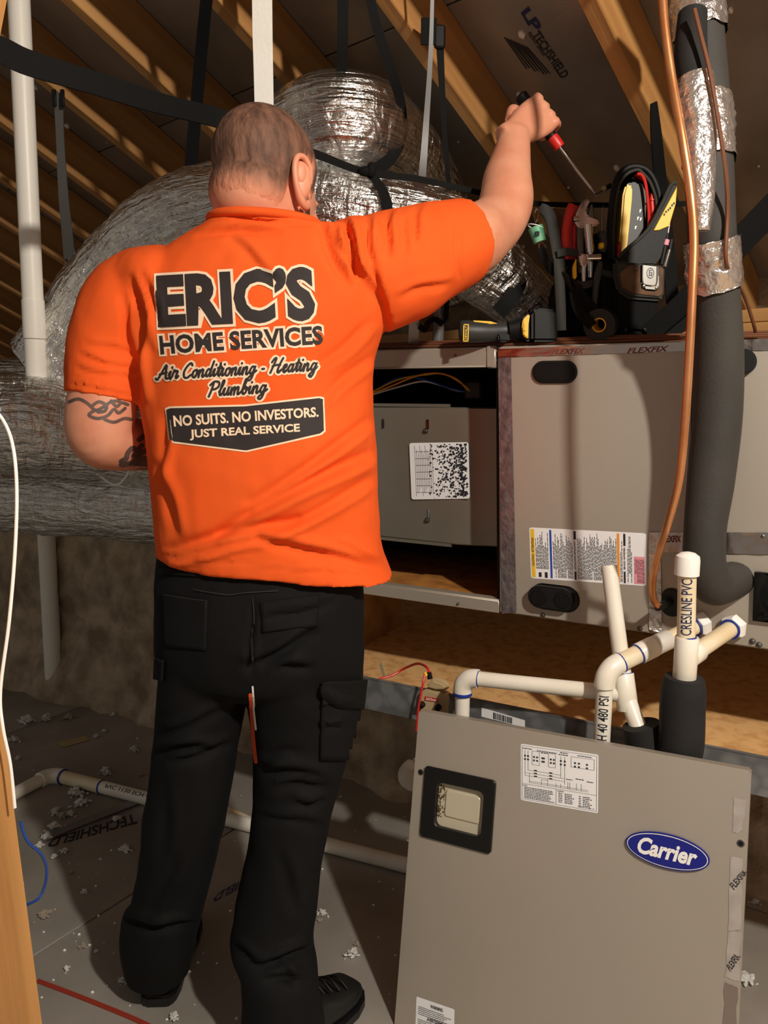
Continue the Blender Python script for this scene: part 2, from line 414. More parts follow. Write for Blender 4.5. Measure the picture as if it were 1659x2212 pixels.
# ---- insulated bank / knee wall under the platform, parallel to the air handler
U = V((math.cos(math.radians(28)), -math.sin(math.radians(28)), 0)); N = V((-U.y*-1, 0, 0)); N = V((U.y, -U.x, 0))
W0 = V((-.103, 2.532, 0))
v = []; f = []; ns, nz = 150, 34
def bank_top(s): 
    k = min(1, max(0, (s+.75)/.35)); k = k*k*(3-2*k); return 1.02*(1-k)+.53*k
for i in range(ns+1):
    s = -3.2+4.9*i/ns; H = bank_top(s)
    for j in range(nz+1):
        t = j/nz
        p = W0+U*s+UP*(H*min(1, t/.7))
        d = .02+.07*min(1, t/.7)+max(0, t-.7)/.3*1.3
        nb = noise.fractal(V((p.x*5, p.y*5, p.z*5+d*2)), .6, 2.1, 5)*.035+noise.noise(V((s*2.2, t*3, 0)))*.03
        if t < .12: nb += (.12-t)*.4
        p = p-N*d+N*nb
        if t > .7: p.z += nb*.8
        v.append(p)
for i in range(ns):
    for j in range(nz): a = i*(nz+1)+j; f.append((a, a+nz+1, a+nz+2, a+1))
bank = G().add(v, f).obj('wall_back', 'insul', fix=False); tag(bank, kind='structure')
# ---- timber framing beside the camera
def stud(name, a, b, w, h, wdir=V((1, 0, 0))): return tag(plank(name, a, b, w, h, 'wood', None, wdir, .004), kind='structure')
sa, sb = P(0, 1480, .84), P(95, 2212, .84); sd = (sa-sb).normalized()
s_lo = sb+sd*(-sb.z/sd.z); s_hi = sb+sd*((2.62-sb.z)/sd.z)
off = V((-.019, -.045, 0)); stud('trim_3', s_lo+off, s_hi+off, .038, .089)
off = V((-.060, -.055, 0)); stud('trim_4', s_lo+off, s_hi+off, .038, .089)
ba, bb = P(18, 0, .86), P(0, 95, .86); bd = (ba-bb).normalized()
stud('trim_5', bb-bd*(bb.z/bd.z)+V((-.025, -.02, 0)), ba+bd*.95+V((-.025, -.02, 0)), .05, .04)
# ================================================================== EQUIPMENT SHELF
U0 = P(1080, 1325, 1.80); UC = UP-U*.037
def uc(a, b, c): return U0+U*a+N*b+UC*c
def UA(x, y, b=0):
    q = PL(x, y, U0+N*b, N)-U0; return q.dot(U)+.037*q.z, q.z
def ubox(g, a0, a1, b0, b1, c0, c1):
    return g.hexa([uc(a0, b0, c0), uc(a1, b0, c0), uc(a1, b1, c0), uc(a0, b1, c0)], [uc(a0, b0, c1), uc(a1, b0, c1), uc(a1, b1, c1), uc(a0, b1, c1)])
ZB = U0.z
sh = thing('equipment_shelf', V((U0.x, U0.y, .53)), 'plywood deck with galvanized steel edge under the air handler', 'shelf')
zc = lambda z: z-ZB
g = G(); ubox(g, -.95, 1.15, .112, -.95, zc(.545), zc(.562)); g.obj('deck', 'osb', sh, .002, 1)
g = G(); ubox(g, -.95, 1.15, .112, .1145, zc(.545), zc(.622)); ubox(g, -.95, 1.15, .104, .1145, zc(.620), zc(.6225)); ubox(g, -.95, 1.15, .05, .1145, zc(.5425), zc(.545))
ea = g.obj('edge_angle', 'galv', sh)
def ulabel(cs, b): return quadmap(*[PL(x, y, U0+N*b, N) for x, y in cs])
q = ulabel([(1040, 1528), (1134, 1556), (1134, 1572), (1040, 1548)], .116)
g = G(); rect(g, q, N, 0, 0, 0, 1, 1); lb = g.obj('barcode_label', 'paper', ea, fix=False)
g = G()
x = .28
while x < .72: wd = random.choice((.012, .02, .03)); rect(g, q, N, .0006, x, .1, x+wd, .85); x += wd+random.choice((.012, .02))
tag(g.obj('fine_print', 'ink', ea, fix=False), kind='stuff')
for k, (a, lb_) in enumerate(((-.585, 'wooden block propping the blower end of the air handler'), (.9, 'wooden block propping the coil end of the air handler'))):
    g = G(); ubox(g, a-.045, a+.045, -.54, -.2, zc(.561), .002); tag(g.obj('support_block', 'wood', None, .003, 1), lb_, 'block')
# ================================================================== AIR HANDLER
ah = thing('air_handler', uc(.1, -.28, 0), 'grey sheet metal air handler cabinet with open blower bay', 'air handler')
CH, CD, AL = .632, -.56, -.63
A1 = UA(1495, 900)[0]; A2 = UA(1410, 1250)[0]; CS = UA(1450, 1165)[1]
g = G(); ubox(g, AL, 1.35, CD, -.012, CH-.012, CH); g.obj('top_panel', 'cabinet', ah, .002, 1)
g = G(); ubox(g, AL, 1.35, CD, -.012, 0, .010); g.obj('bottom_panel', 'cabinet', ah, .002, 1)
g = G(); ubox(g, AL, 1.35, CD, CD+.01, .010, CH-.012); g.obj('back_panel', 'cabinet', ah)
g = G(); ubox(g, AL, AL+.01, CD+.01, 0, .010, CH-.012); g.obj('end_panel', 'cabinet', ah)
# liner
g = G(); ubox(g, AL+.011, -.004, CD+.011, CD+.02, .0105, CH-.0125); ubox(g, -.012, -.004, CD+.02, -.014, .0105, CH-.0125); ubox(g, AL+.011, AL+.02, CD+.02, -.02, .0105, CH-.0125); ubox(g, AL+.02, -.012, CD+.02, -.02, CH-.02, CH-.0125)
g.obj('liner', 'liner', ah)
g = G()
for k in range(3):
    a0 = AL+.022+k*.2; ubox(g, a0, min(a0+.197, -.013), CD+.021, -.016, .0105, .0145)
g.obj('bay_floor', 'rust_floor', ah)
g = G(); ubox(g, AL, -.03, -.012, 0, CH-.045, CH-.003); ubox(g, AL, -.03, -.03, 0, CH-.048, CH-.045); g.obj('top_rail', 'cabinet', ah, .0025, 1)
g = G(); ubox(g, AL, -.002, -.012, 0, 0, .030); ubox(g, AL, -.002, -.03, 0, .030, .033); g.obj('bottom_rail', 'cabinet', ah, .002, 1)
g = G(); ubox(g, -.030, -.006, -.03, .004, CH-.050, CH+.001); g.obj('rail_bracket', 'cabinet', ah, .003, 1)
def screw(a, c, b, par, r=.007, m='steel'):
    G().lathe(uc(a, b-.002, c), N, [(0, r*1.25), (.002, r*1.25), (.0025, r*.85), (.006, r*.8), (.0068, r*.5)], 12).obj('screw', m, par)
a, c = UA(984, 768); screw(a, c, 0, ah, .003)
a, c = UA(990, 1304); screw(a, c, 0, ah, .003)
# blower housing in the bay
hb = -.10
A = [UA(815, 880, hb), UA(985, 878, hb), UA(1072, 875, hb), UA(1072, 1180, hb), UA(990, 1181, hb), UA(830, 1165, hb)]
x0, x1, x2 = -.60, A[1][0], -.016; ct, cb = .49, .137
g = G(); g.prism([uc(x0, hb-.01, cb), uc(x1, hb, cb), uc(x2, hb-.03, cb), uc(x2, -.5, cb), uc(x0, -.5, cb)], UC*(ct-cb))
bh = g.obj('blower_housing', 'housing', ah, .003, 1)
for c0_, c1_ in ((ct, ct+.008), (cb-.008, cb)): g = G(); ubox(g, x0, x1-.02, hb-.012, hb-.002, c0_, c1_); g.obj('housing_lip', 'housing', bh)
cs = [(884, 957), (1012, 955), (1015, 1077), (889, 1079)]
q = ulabel(cs, hb+.003); g = G(); g.add([q(s, t, 0, N) for s, t in rrect(.5, .5, 1, 1, .04)], [tuple(range(24))]); g.obj('wiring_label', 'paper', bh, fix=False)
g = G()
for k in range(620):
    s = 1-abs(random.gauss(0, .33)); t = random.random()
    if s < .3: continue
    z = random.uniform(.006, .024)*(1.35 if s > .85 else 1)
    if s+z > .985 or t < z+.01 or t > .985-z: continue
    n8 = random.randint(5, 7); a0 = random.random()*6
    g.add([q(s+z*random.uniform(.5, 1.2)*math.cos(a0+6.283*i/n8), t+z*random.uniform(.5, 1.2)*math.sin(a0+6.283*i/n8), .0007+.00001*(k % 20), N) for i in range(n8)], [tuple(range(n8))])
tag(g.obj('mildew_spots', 'ink', bh, fix=False), kind='stuff')
g = G()
for k in range(11): rect(g, q, N, .0005, .09+.03*k, .06+.05*(k % 4), .095+.03*k, .95-.07*(k % 3))
for k in range(7): rect(g, q, N, .0005, .1, .12+.12*k, .36, .127+.12*k)
tag(g.obj('fine_print', 'ink', bh, fix=False), kind='stuff')
for x, y in ((919, 931), (922, 1124)):
    a, c = UA(x, y, hb); screw(a, c, hb, bh, .006)
    g = G(); ubox(g, a+.004, a+.012, hb+.001, hb+.002, c+.006, c+.03); g.obj('slot_tab', 'chrome', bh)
a, c = UA(827, 915, hb); g = G(); ubox(g, a-.001, a+.001, hb-.006, hb+.001, c-.012, c+.012); g.obj('slot', 'black', bh)
# control wires above the blower
ws = [('wire', 'orange', [(806, 850), (850, 832), (900, 812), (945, 806), (985, 818), (1010, 842)]),
      ('wire', 'yellow', [(806, 846), (860, 820), (920, 809), (960, 808), (1000, 830), (1015, 845)]),
      ('wire', 'blue', [(812, 842), (850, 820), (885, 814), (925, 822), (970, 838), (1005, 846)]),
      ('wire', 'white', [(806, 852), (860, 836), (910, 824), (945, 830), (985, 843), (1015, 846)])]
for k, (nm, mm, pts) in enumerate(ws):
    G().tube([PL(x, y, U0+N*(hb-.02-.012*k-.004*j), N) for j, (x, y) in enumerate(pts)], .0024, 8).obj(nm, mm, ah)
a, c = UA(1018, 845, hb-.05); g = G(); ubox(g, a-.02, a+.025, hb-.09, hb-.05, c-.02, c+.025); g.obj('wire_connector', 'grey_plastic', ah, .004, 1)
# front access panels
g = G().prism([uc(0, -.012, .004), uc(A2-.003, -.012, .004), uc(A2-.003, -.012, CS), uc(A1-.002, -.012, CS), uc(A1-.002, -.012, CH-.002), uc(0, -.012, CH-.002)], N*.016)
d1 = g.obj('access_panel', 'cabinet', ah, .003, 2)
g = G().prism([uc(A1, -.012, CS), uc(1.35, -.012, CS), uc(1.35, -.012, CH-.002), uc(A1, -.012, CH-.002)], N*.016)
d2 = g.obj('access_panel', 'cabinet', ah, .003, 2)
g = G().prism([uc(A2, -.012, .004), uc(1.35, -.012, .004), uc(1.35, -.012, CS-.003), uc(A2, -.012, CS-.003)], N*.014)
d3 = g.obj('coil_panel', 'cabinet', ah, .003, 2)
# foil tape along seams, with print
def tape(cs, par, m='foil_tape_flat', b=.0055, nx=30, ny=6, wr=.0012):
    q = ulabel(cs, b); v = []; f = []
    for i in range(nx+1):
        for j in range(ny+1):
            p = q(i/nx, j/ny); v.append(p+N*(wr*noise.fractal(p*60, .7, 2, 4)+.0007))
    for i in range(nx):
        for j in range(ny): k = i*(ny+1)+j; f.append((k, k+ny+1, k+ny+2, k+1))
    return G().add(v, f).obj('foil_tape', m, par, fix=False), q
mat('tape_dull', (164, 156, 158), .38, .8, c2=(132, 124, 128), scale=40, bump=.35, bscale=50, dist=.01)
t1, q = tape([(1076, 754), (1500, 738), (1500, 758), (1076, 772)], d1)
def tprint(par, cs, b, words=('FLEXFIX',), m='tape_ink'):
    q = ulabel(cs, b); g = G()
    for k, w_ in enumerate(words):
        v, f = textgeo(w_, .02); flatgeo(g, v, f, q, N, .0012, (k/len(words)+.02, .15, (k+1)/len(words)-.05, .85))
    tag(g.obj('lettering', m, par, fix=False))
tprint(d1, [(1196, 753), (1268, 749), (1260, 766), (1188, 768)], .0065)
tprint(d1, [(1360, 750), (1450, 744), (1442, 761), (1352, 766)], .0065)
t2, q = tape([(1076, 774), (1104, 772), (1116, 1322), (1084, 1326)], d1, 'tape_dull', nx=6, ny=50)
t3, q = tape([(1402, 1150), (1659, 1150), (1700, 1198), (1402, 1192)], d3, 'foil_tape_flat', .0055, wr=.002)
t4, q = tape([(1402, 1150), (1426, 1150), (1430, 1366), (1402, 1360)], d3, 'foil_tape', .006, 6, 40, .003)
t5, q = tape([(1500, 738), (1700, 730), (1700, 756), (1500, 760)], d2, 'foil_tape_flat')
tprint(d3, [(1428, 1155), (1472, 1155), (1472, 1174), (1428, 1174)], .0078)
# black oval grommets
def oval(a, c, w_, h, b0, th, par, nm, m='rubber', k=8, bev=.003):
    g = G().prism([uc(a+x, b0, c+y) for x, y in rrect(0, 0, w_, h, h/2-.0005, k)], N*th); return g.obj(nm, m, par, bev, 2)
a, c = UA(1200, 804); og = oval(a, c, .102, .050, .003, .009, d1, 'cable_grommet'); oval(a, c, .092, .040, .0112, .002, og, 'grommet_face', 'black')
a, c = UA(1200, 1290); og = oval(a, c, .115, .062, .003, .006, d1, 'knockout_plug'); oval(a-.006, c+.002, .104, .052, .008, .020, og, 'plug_body', 'rubber')
for dx in (-.031, .024):
    G().lathe(uc(a+dx, .027, c+.002), N, [(0, .02), (.003, .02), (.0035, .0175), (.0022, .0172)], 20).obj('plug_cap', 'black', og)
a, c = UA(1600, 782); oval(a, c, .06, .05, .003, .02, d2, 'cable_grommet')
a, c = UA(1668, 1290); oval(a, c, .05, .10, .002, .012, d3, 'knockout_plug')
for x, y, d in ((1174, 1330, d1), (1383, 1358, d1), (1626, 1384, d3), (1648, 1158, d3), (1640, 1392, d3)):
    a, c = UA(x, y); screw(a, max(c, .012), .004, d, .005)
# warning label with its printed columns
LC = [(1143, 1139), (1396, 1152), (1397, 1266), (1147, 1249)]
q = ulabel(LC, .0047); g = G(); g.add([q(s, t, 0, N) for s, t in rrect(.5, .5, 1, 1, .03)], [tuple(range(24))]); wl = g.obj('warning_label', 'paper', d1, fix=False)
def strips(name, m, rs, lift=.0006, par=d1, qq=None):
    g = G()
    for r_ in rs: rect(g, qq or q, N, lift, *r_)
    return g.obj(name, m, par, fix=False)
strips('yellow_band', 'yellow', [(.012, .03, .045, .97)]); strips('blue_band', 'blue', [(.182, .03, .2, .97)]); strips('orange_band', 'orange', [(.762, .03, .782, .97)])
strips('pink_box', 'pink', [(.9, .03, .985, .55)]); [strips('black_bar', 'ink', [r_], .0007) for r_ in ((.395, .03, .412, .19), (.395, .81, .415, .97), (.815, .03, .83, .25), (.815, .74, .832, .97), (.075, .04, .1, .13), (.13, .03, .155, .14))]
g = G(); s = .055
while s < .985:
    if not any(x-.008 < s < y+.006 for x, y in ((.18, .2), (.392, .417), (.762, .784), (.812, .834))) and not .885 < s < .9:
        t = .2 if s < .17 else .05
        top = random.uniform(.6, .95) if s < .9 else .5
        if s > .2 and random.random() < .25: t = .22
        while t < top: L = random.uniform(.03, .1); rect(g, q, N, .0008, s, t, s+.0042, min(t+L, top)); t += L+.014
    s += .0098
tag(g.obj('fine_print', 'ink', d1, fix=False), kind='stuff')
for body_, x_, w_, y0_, y1_ in (('CAUTION   ATTENTION', .018, .02, .25, .8), ('SERVICE / ENTRETIEN', .816, .013, .29, .71), ('INSTALLATION : INSTALLATION', .397, .013, .23, .77)):
    g = G(); v, f = textgeo(body_, .02); g.add([q(x_+w_*(1-b_), y0_+(y1_-y0_)*a_, .001, N) for a_, b_ in v], f); g.obj('lettering', 'ink', d1, fix=False)
# wires lying along the cabinet top edge
for k in range(5):
    pts = [uc(-.55+.2*i, -.02-.012*k+random.uniform(-.006, .006), CH+.004+.0055*(k % 3)+random.uniform(0, .003)) for i in range(9)]
    G().tube(pts, .0032, 7, 5).obj('control_wire', 'wire_brown', ah)
# ================================================================== BLACK LINE SET, COPPER LINE
hs = thing('suction_line', uc(.5, .05, .15), 'thick black foam insulated refrigerant hose taped with foil in front of cabinet', 'pipe')
HP = [(1508, -60, 1.50), (1512, 60, 1.48), (1522, 200, 1.46), (1531, 350, 1.44), (1537, 500, 1.425), (1545, 620, 1.455), (1552, 760, 1.485), (1549, 900, 1.50), (1535, 1040, 1.505), (1523, 1140, 1.505), (1522, 1220, 1.51), (1540, 1262, 1.525), (1568, 1258, 1.545), (1590, 1250, 1.57)]
HR = [.040, .040, .041, .041, .041, .0415, .0445, .0455, .044, .040, .041, .042, .040, .038]
hpt = to_roof(P(*HP[0]), P(*HP[1]), 1.33); G().tube([hpt]+[P(*p) for p in HP], HR[:1]+HR, 24, 8).obj('foam_sleeve', 'hose', hs)
hq = spline([tuple(P(*p))+(r_,) for p, r_ in zip(HP, HR)], 8)
def wrap(i0, i1, gain, m='foil_tape', nm='foil_wrap', wr=.004, dx=V((0, 0, 0))):
    ctl = spline([hq[i] for i in range(i0, i1+1)], 5); pp = [V(c[:3])+dx for c in ctl]; fr = frames(pp); v = []; f = []; seg = 40
    for i, ((T, A_, B_), p, c) in enumerate(zip(fr, pp, ctl)):
        for k in range(seg):
            a_ = 6.2832*k/seg; q_ = p+A_*math.cos(a_)*c[3]+B_*math.sin(a_)*c[3]
            d_ = noise.fractal(q_*28, .6, 2.2, 5)*wr+abs(noise.noise(q_*55))*wr
            rg = gain+abs(d_); ed = .004*noise.noise(V((a_*2, i0, 0))) if i in (0, len(pp)-1) else 0
            v.append(p+T*ed*2+(A_*math.cos(a_)+B_*math.sin(a_))*(c[3]+rg))
    for i in range(len(pp)-1):
        for k in range(seg): f.append((i*seg+k, i*seg+(k+1) % seg, (i+1)*seg+(k+1) % seg, (i+1)*seg+k))
    return G().add(v, f).obj(nm, m, hs, fix=False)
def prt(body, cs, Yd, m='tape_ink', par=None):
    q = quadmap(*[P(x, y, Yd) for x, y in cs]); g = G(); v, f = textgeo(body, .02); flatgeo(g, v, f, q, V((0, -1, 0)), 0); return g.obj('lettering', m, par or hs, fix=False)
# taped bundle top
wrap(0, 9, .004); wrap(17, 24, .003); wrap(33, 40, .005)
# second foam sleeve and foil-wrapped liquid line running alongside
G().tube([P(1496, 30, 1.42), P(1492, 110, 1.405), P(1500, 170, 1.395), P(1506, 210, 1.39)], [.024, .027, .027, .024], 18).obj('inner_sleeve', 'foam', hs)
G().tube([P(1502, 170, 1.39), P(1509, 250, 1.38), P(1512, 340, 1.375), P(1514, 430, 1.37), P(1512, 500, 1.37)], [.030, .029, .026, .022, .016], 28).obj('foil_wrap', 'foil_tape', hs)
cl = thing('copper_line', uc(.4, .01, .08), 'bare copper refrigerant tube curving down past the insulated hose', 'pipe')
CP = [(1428, -50, 1.40), (1436, 60, 1.385), (1453, 180, 1.37), (1474, 300, 1.345), (1492, 420, 1.335), (1499, 520, 1.335), (1495, 640, 1.335), (1488, 780, 1.34), (1479, 920, 1.35), (1466, 1040, 1.37), (1440, 1140, 1.42), (1418, 1210, 1.49), (1409, 1260, 1.53), (1412, 1295, 1.55), (1424, 1311, 1.56)]
G().tube([to_roof(P(*CP[0]), P(*CP[1]), 1.34)]+[P(*p) for p in CP], .0075, 14).obj('tube', 'copper', cl)
e0 = P(1424, 1311, 1.56); e1 = PL(1449, 1299, U0+N*.004, N)
G().tube([e0-(e1-e0)*.12, e0+(e1-e0)*.5, e1], [.0078, .0085, .009], 12).obj('tube_sleeve', 'rubber', cl)
a, c = UA(1452, 1300); g = G().prism([uc(a+x, .002, c+y) for x, y in rrect(0, 0, .042, .062, .02)], N*.008); g.obj('line_grommet', 'rubber', cl, .003, 2)
# thin brown thermostat cable
tcb = G().tube([P(*p) for p in [(1500, 20, 1.37), (1512, 70, 1.36), (1532, 150, 1.35), (1548, 240, 1.345), (1562, 330, 1.35), (1570, 400, 1.36), (1571, 470, 1.375), (1568, 560, 1.38), (1580, 590, 1.42), (1608, 640, 1.52), (1628, 700, 1.57), (1636, 738, 1.62)]], .0036, 8).obj('thermostat_cable', 'wire_brown'); tag(tcb, 'thin brown cable strung along the black insulated hose', 'cable')
# ================================================================== PVC DRAINS
RP = .0167
def pipe_part(par, a, b, m='pvc', r=RP, nm='pipe'): return G().pipe(a, b, r, r-.0035, 22).obj(nm, m, par)
def elbow(par, a, k, b, r=RP*1.27, L=.028):
    a, k, b = V(a), V(k), V(b); da = (a-k).normalized(); db = (b-k).normalized()
    return G().tube([k+da*L*1.25, k+da*L*.95, k+da*L*.5+db*L*.12, k+da*L*.12+db*L*.5, k+db*L*.95, k+db*L*1.25], r, 22, 5).obj('elbow', 'pvc', par)
def collar(par, p, d, L, r=RP*1.27, m='pvc', nm='coupling'): d = V(d).normalized(); return G().lathe(V(p)-d*L/2, d, [(0, r*.97), (.001, r), (L-.001, r), (L, r*.97)], 22).obj(nm, m, par)
def ring(par, p, d, r=RP*1.285, L=.003): return collar(par, p, d, L, r, 'primer', 'primer_ring')
def hexnut(par, p, d, r=.026, L=.02): return G().lathe(V(p), d, [(0, r), (L*.7, r), (L, r*.85)], 6).obj('hex_adapter', 'white', par)
# secondary drain
pd = thing('drain_pipe', uc(.3, .18, -.2), 'white PVC drain with elbow dropping behind the removed door', 'pipe')
o1 = PL(1520, 1344, U0+N*.01, N); k1 = PL(1308, 1447, U0+N*.19, N); z1 = V((k1.x, k1.y, k1.z-.30)); dd = (k1-o1).normalized()
hexnut(pd, o1, dd); ring(pd, o1+dd*.024, dd, RP*1.3); pipe_part(pd, o1+dd*.02, k1-dd*.02, 'pvc_old')
Ld = (k1-o1).length
collar(pd, o1+dd*Ld*.46, dd, .05, RP*1.24, 'pvc_grey'); collar(pd, o1+dd*Ld*.60, dd, .042, RP*1.3); ring(pd, o1+dd*(Ld*.60+.02), dd, RP*1.31)
pipe_part(pd, o1+dd*Ld*.62, k1-dd*.02, 'pvc_old', RP*1.12); elbow(pd, o1, k1, z1); ring(pd, k1-dd*.037, dd, RP*1.3)
pipe_part(pd, k1-UP*.03, z1)
def vprint(par, p0, p1, body, r, m='ink', ang=0):
    """lettering running up a vertical pipe, wrapped on its surface"""
    v, f = textgeo(body, .01, 0, .12); g = G(); ax = (V(p1)-V(p0)); L = ax.length; ax.normalize()
    n0 = (C0-V(p0)); n0 = (n0-ax*n0.dot(ax)).normalized(); s0 = ax.cross(n0)
    g.add([V(p0)+ax*(a_*L)+(n0*math.cos((.5-b_)*1.15+ang)-s0*math.sin((.5-b_)*1.15+ang)*-1)*(r+.0004) for a_, b_ in v], f)
    return g.obj('lettering', m, par, fix=False)
vprint(pd, k1-UP*.165, k1-UP*.050, 'SCH 40 480 PSI', RP)
# primary drain with trap
pt = thing('condensate_trap', uc(.35, .15, -.3), 'white PVC condensate trap with capped cleanout in black foam insulation', 'pipe')
o2 = PL(1588, 1352, U0+N*.01, N); k2 = PL(1481, 1424, U0+N*.20, N); d2_ = (k2-o2).normalized()
hexnut(pt, o2, d2_); ring(pt, o2+d2_*.024, d2_, RP*1.3); pipe_part(pt, o2+d2_*.02, k2, 'pvc_old'); collar(pt, k2-d2_*.03, d2_, .036, RP*1.25, nm='tee_branch')
ct_ = PL(1475, 1215, U0+N*.20, N); ct_ = V((k2.x+(ct_.x-k2.x)*.6, k2.y, ct_.z))
pipe_part(pt, k2, ct_, 'pvc_old'); collar(pt, k2+UP*.0, UP, .088, RP*1.3, nm='tee'); ring(pt, k2+UP*.045, UP, RP*1.05)
G().lathe(ct_-UP*.022, UP, [(0, .0225), (.028, .0225), (.036, .021), (.042, .013), (.044, .004)], 24).obj('cap', 'white', pt)
ca2 = (ct_-k2).normalized(); vprint(pt, k2+ca2*.052, k2+ca2*.172, 'CRESLINE PVC S', RP, 'ink_blue')
tb = PL(1484, 1640, U0+N*.20, N); tb = V((k2.x, k2.y, tb.z))
tt = PL(1315, 1222, U0+N*.10, N); tm = PL(1352, 1500, U0+N*.15, N); tl = PL(1384, 1570, U0+N*.18, N)
pipe_part(pt, k2-UP*.03, tb)
G().tube([k2-UP*.036, k2-UP*.06, k2-UP*.10, tb+UP*.01, tb-UP*.03-U*.03, tb-UP*.04-U*.07, tl-UP*.04+U*.012, tl+UP*.005], [.036, .041, .042, .042, .041, .040, .039, .037], 22, 6).obj('foam_trap', 'foam', pt)
pipe_part(pt, tt, tm); dt = (tm-tt).normalized(); pipe_part(pt, tm, tl-dt*-.02)
collar(pt, tm-dt*.005, dt, .075, RP*1.28, nm='tee'); ring(pt, tm-dt*.042, dt, RP*1.2)
ke = PL(1000, 1463, U0+N*.18, N); kd = V((ke.x, ke.y, ke.z-.34)); hd = (ke-tm).normalized()
pipe_part(pt, tm, ke-hd*.02); elbow(pt, tm, ke, kd); ring(pt, ke-hd*.036, hd, RP*1.05); pipe_part(pt, ke-UP*.03, kd); ring(pt, ke-UP*.037, UP, RP*1.29, .008)
# lower return: elbow showing past the door's edge
k3 = P(868, 1682, 1.75); a3 = P(960, 1600, 1.86); b3 = P(985, 1702, 1.70)
elbow(pt, a3, k3, b3, RP*1.5, .034); pipe_part(pt, k3+(a3-k3).normalized()*.03, a3); pipe_part(pt, k3+(b3-k3).normalized()*.03, b3)
# floor drain run
fd = thing('floor_drain_pipe', PZ(330, 1725, 0), 'long white PVC pipe lying across the sheathing floor behind the man', 'pipe')
f0, f1, f2, f3 = PZ(-40, 1752, .022), PZ(112, 1672, .022), PZ(320, 1727, .022), PZ(960, 1890, .022)
pipe_part(fd, f0, f1-(f1-f0).normalized()*.02, r=.021); elbow(fd, f0, f1, f2, .0265, .04); fdv = (f3-f1).normalized()
pipe_part(fd, f1+fdv*.03, f1+fdv*.22, 'pvc_old', .0225); ring(fd, f1+fdv*.052, fdv, .0268, .006); ring(fd, f1+fdv*.22, fdv, .0232, .006); pipe_part(fd, f1+fdv*.21, f3, r=.021)
g = G(); v, f = textgeo('PVC 1120 SCH 40', .01, 0, .2); T0 = f1+fdv*.25; nn = (C0-T0); nn = (nn-fdv*nn.dot(fdv)).normalized(); sn = fdv.cross(nn)
g.add([T0+fdv*(a_*.19)+(nn*math.cos((.5-b_)*.6+.35)+sn*math.sin((.5-b_)*.6+.35)*-1)*.0214 for a_, b_ in v], f); g.obj('lettering', 'ink', fd, fix=False)
# offcut with print between the legs
oc = thing('pipe_offcut', PZ(520, 1768, 0), 'short tan PVC offcut with black print lying behind the legs', 'pipe')
p0, p1 = PZ(485, 1750, .012), PZ(560, 1785, .012); pipe_part(oc, p0, p1, 'pvc_old', .016)
# vertical vent pipe far left
vp = thing('vent_pipe', P(80, 842, 2.10), 'tall off-white PVC vent pipe rising from the foil ducts to the rafters', 'pipe')
v0, v1 = P(80, 842, 2.10), P(38, -60, 2.06); v1 = to_roof(v1, v0, 1.485)
vd = (v1-v0).normalized(); pipe_part(vp, v0, v1, 'pvc_vent', .0265); collar(vp, P(73, 690, 2.09), vd, .10, .0285, 'pvc_vent')
vl = thing('lower_vent_pipe', P(118, 1470, 3.10), 'off-white PVC pipe standing in the insulation under the lowest duct', 'pipe')
v0 = P(118, 1500, 3.27); pipe_part(vl, v0, V((v0.x, v0.y, P(104, 1050, 3.27).z)), 'pvc_vent', .036)
# ================================================================== FLOAT SWITCH ON THE SHELF EDGE
fs = thing('float_switch', PL(938, 1540, U0+N*.13, N), 'small tan float switch clipped on the galvanized shelf edge', 'switch')
def fsp(x, y, b=.13): return PL(x, y, U0+N*b, N)
def fsl(nm, pts, m, b=.13, th=.03, bev=.003): return G().prism([fsp(x, y, b) for x, y in pts], -N*th).obj(nm, m, fs, bev, 2)
fsl('body', [(907, 1496), (918, 1490), (962, 1502), (966, 1512), (962, 1548), (902, 1538)], 'tan')
fsl('dome', [(920, 1486), (924, 1474), (934, 1468), (955, 1476), (965, 1484), (966, 1492), (940, 1492)], 'tan', .128, .026, .006)
q = quadmap(*[fsp(x, y, .1315) for x, y in ((918, 1504), (946, 1509), (946, 1517), (917, 1513))]); g = G(); rect(g, q, N, 0, 0, 0, 1, 1); g.obj('badge', 'red', fs, fix=False)
g = G(); v, f = textgeo('SafeTSwitch', .02); flatgeo(g, v, f, q, N, .0006, (.1, .2, .92, .8)); g.obj('lettering', 'white', fs, fix=False)
for x, y in ((913, 1521), (948, 1527)): G().lathe(fsp(x, y, .129), N, [(0, .008), (.01, .0075), (.012, .005)], 16).obj('knob', 'black', fs)
G().cyl(fsp(927, 1452, .115), fsp(929, 1466, .115), .005, .0065).obj('strain_relief', 'black', fs)
rw = G().tube([fsp(*p) for p in [(928, 1455, .115), (920, 1440, .10), (900, 1434, .05), (872, 1445, .02), (845, 1460, .04), (822, 1466, .06), (800, 1478, .09)]], .0032, 8).obj('red_wire', 'red'); tag(rw, 'red wire looping over the deck to the float switch', 'wire')
rw2 = G().tube([fsp(*p) for p in [(919, 1452, .12), (914, 1475, .135), (909, 1500, .14), (904, 1530, .142), (901, 1560, .142), (899, 1578, .14)]], .0028, 8).obj('red_lead', 'red'); tag(rw2, 'red lead hanging down past the galvanized edge beside float switch', 'wire')
G().cyl(fsp(917, 1452, .122), fsp(921, 1460, .122), .004).obj('wire_nut', 'yellow', rw2)
zt = G().ribbon([fsp(822, 1432, .02), fsp(831, 1462, .045)], .012, .001, N).obj('cable_tie_tag', 'tan'); tag(zt, 'small tan tag standing on the deck around the red wire', 'tag')
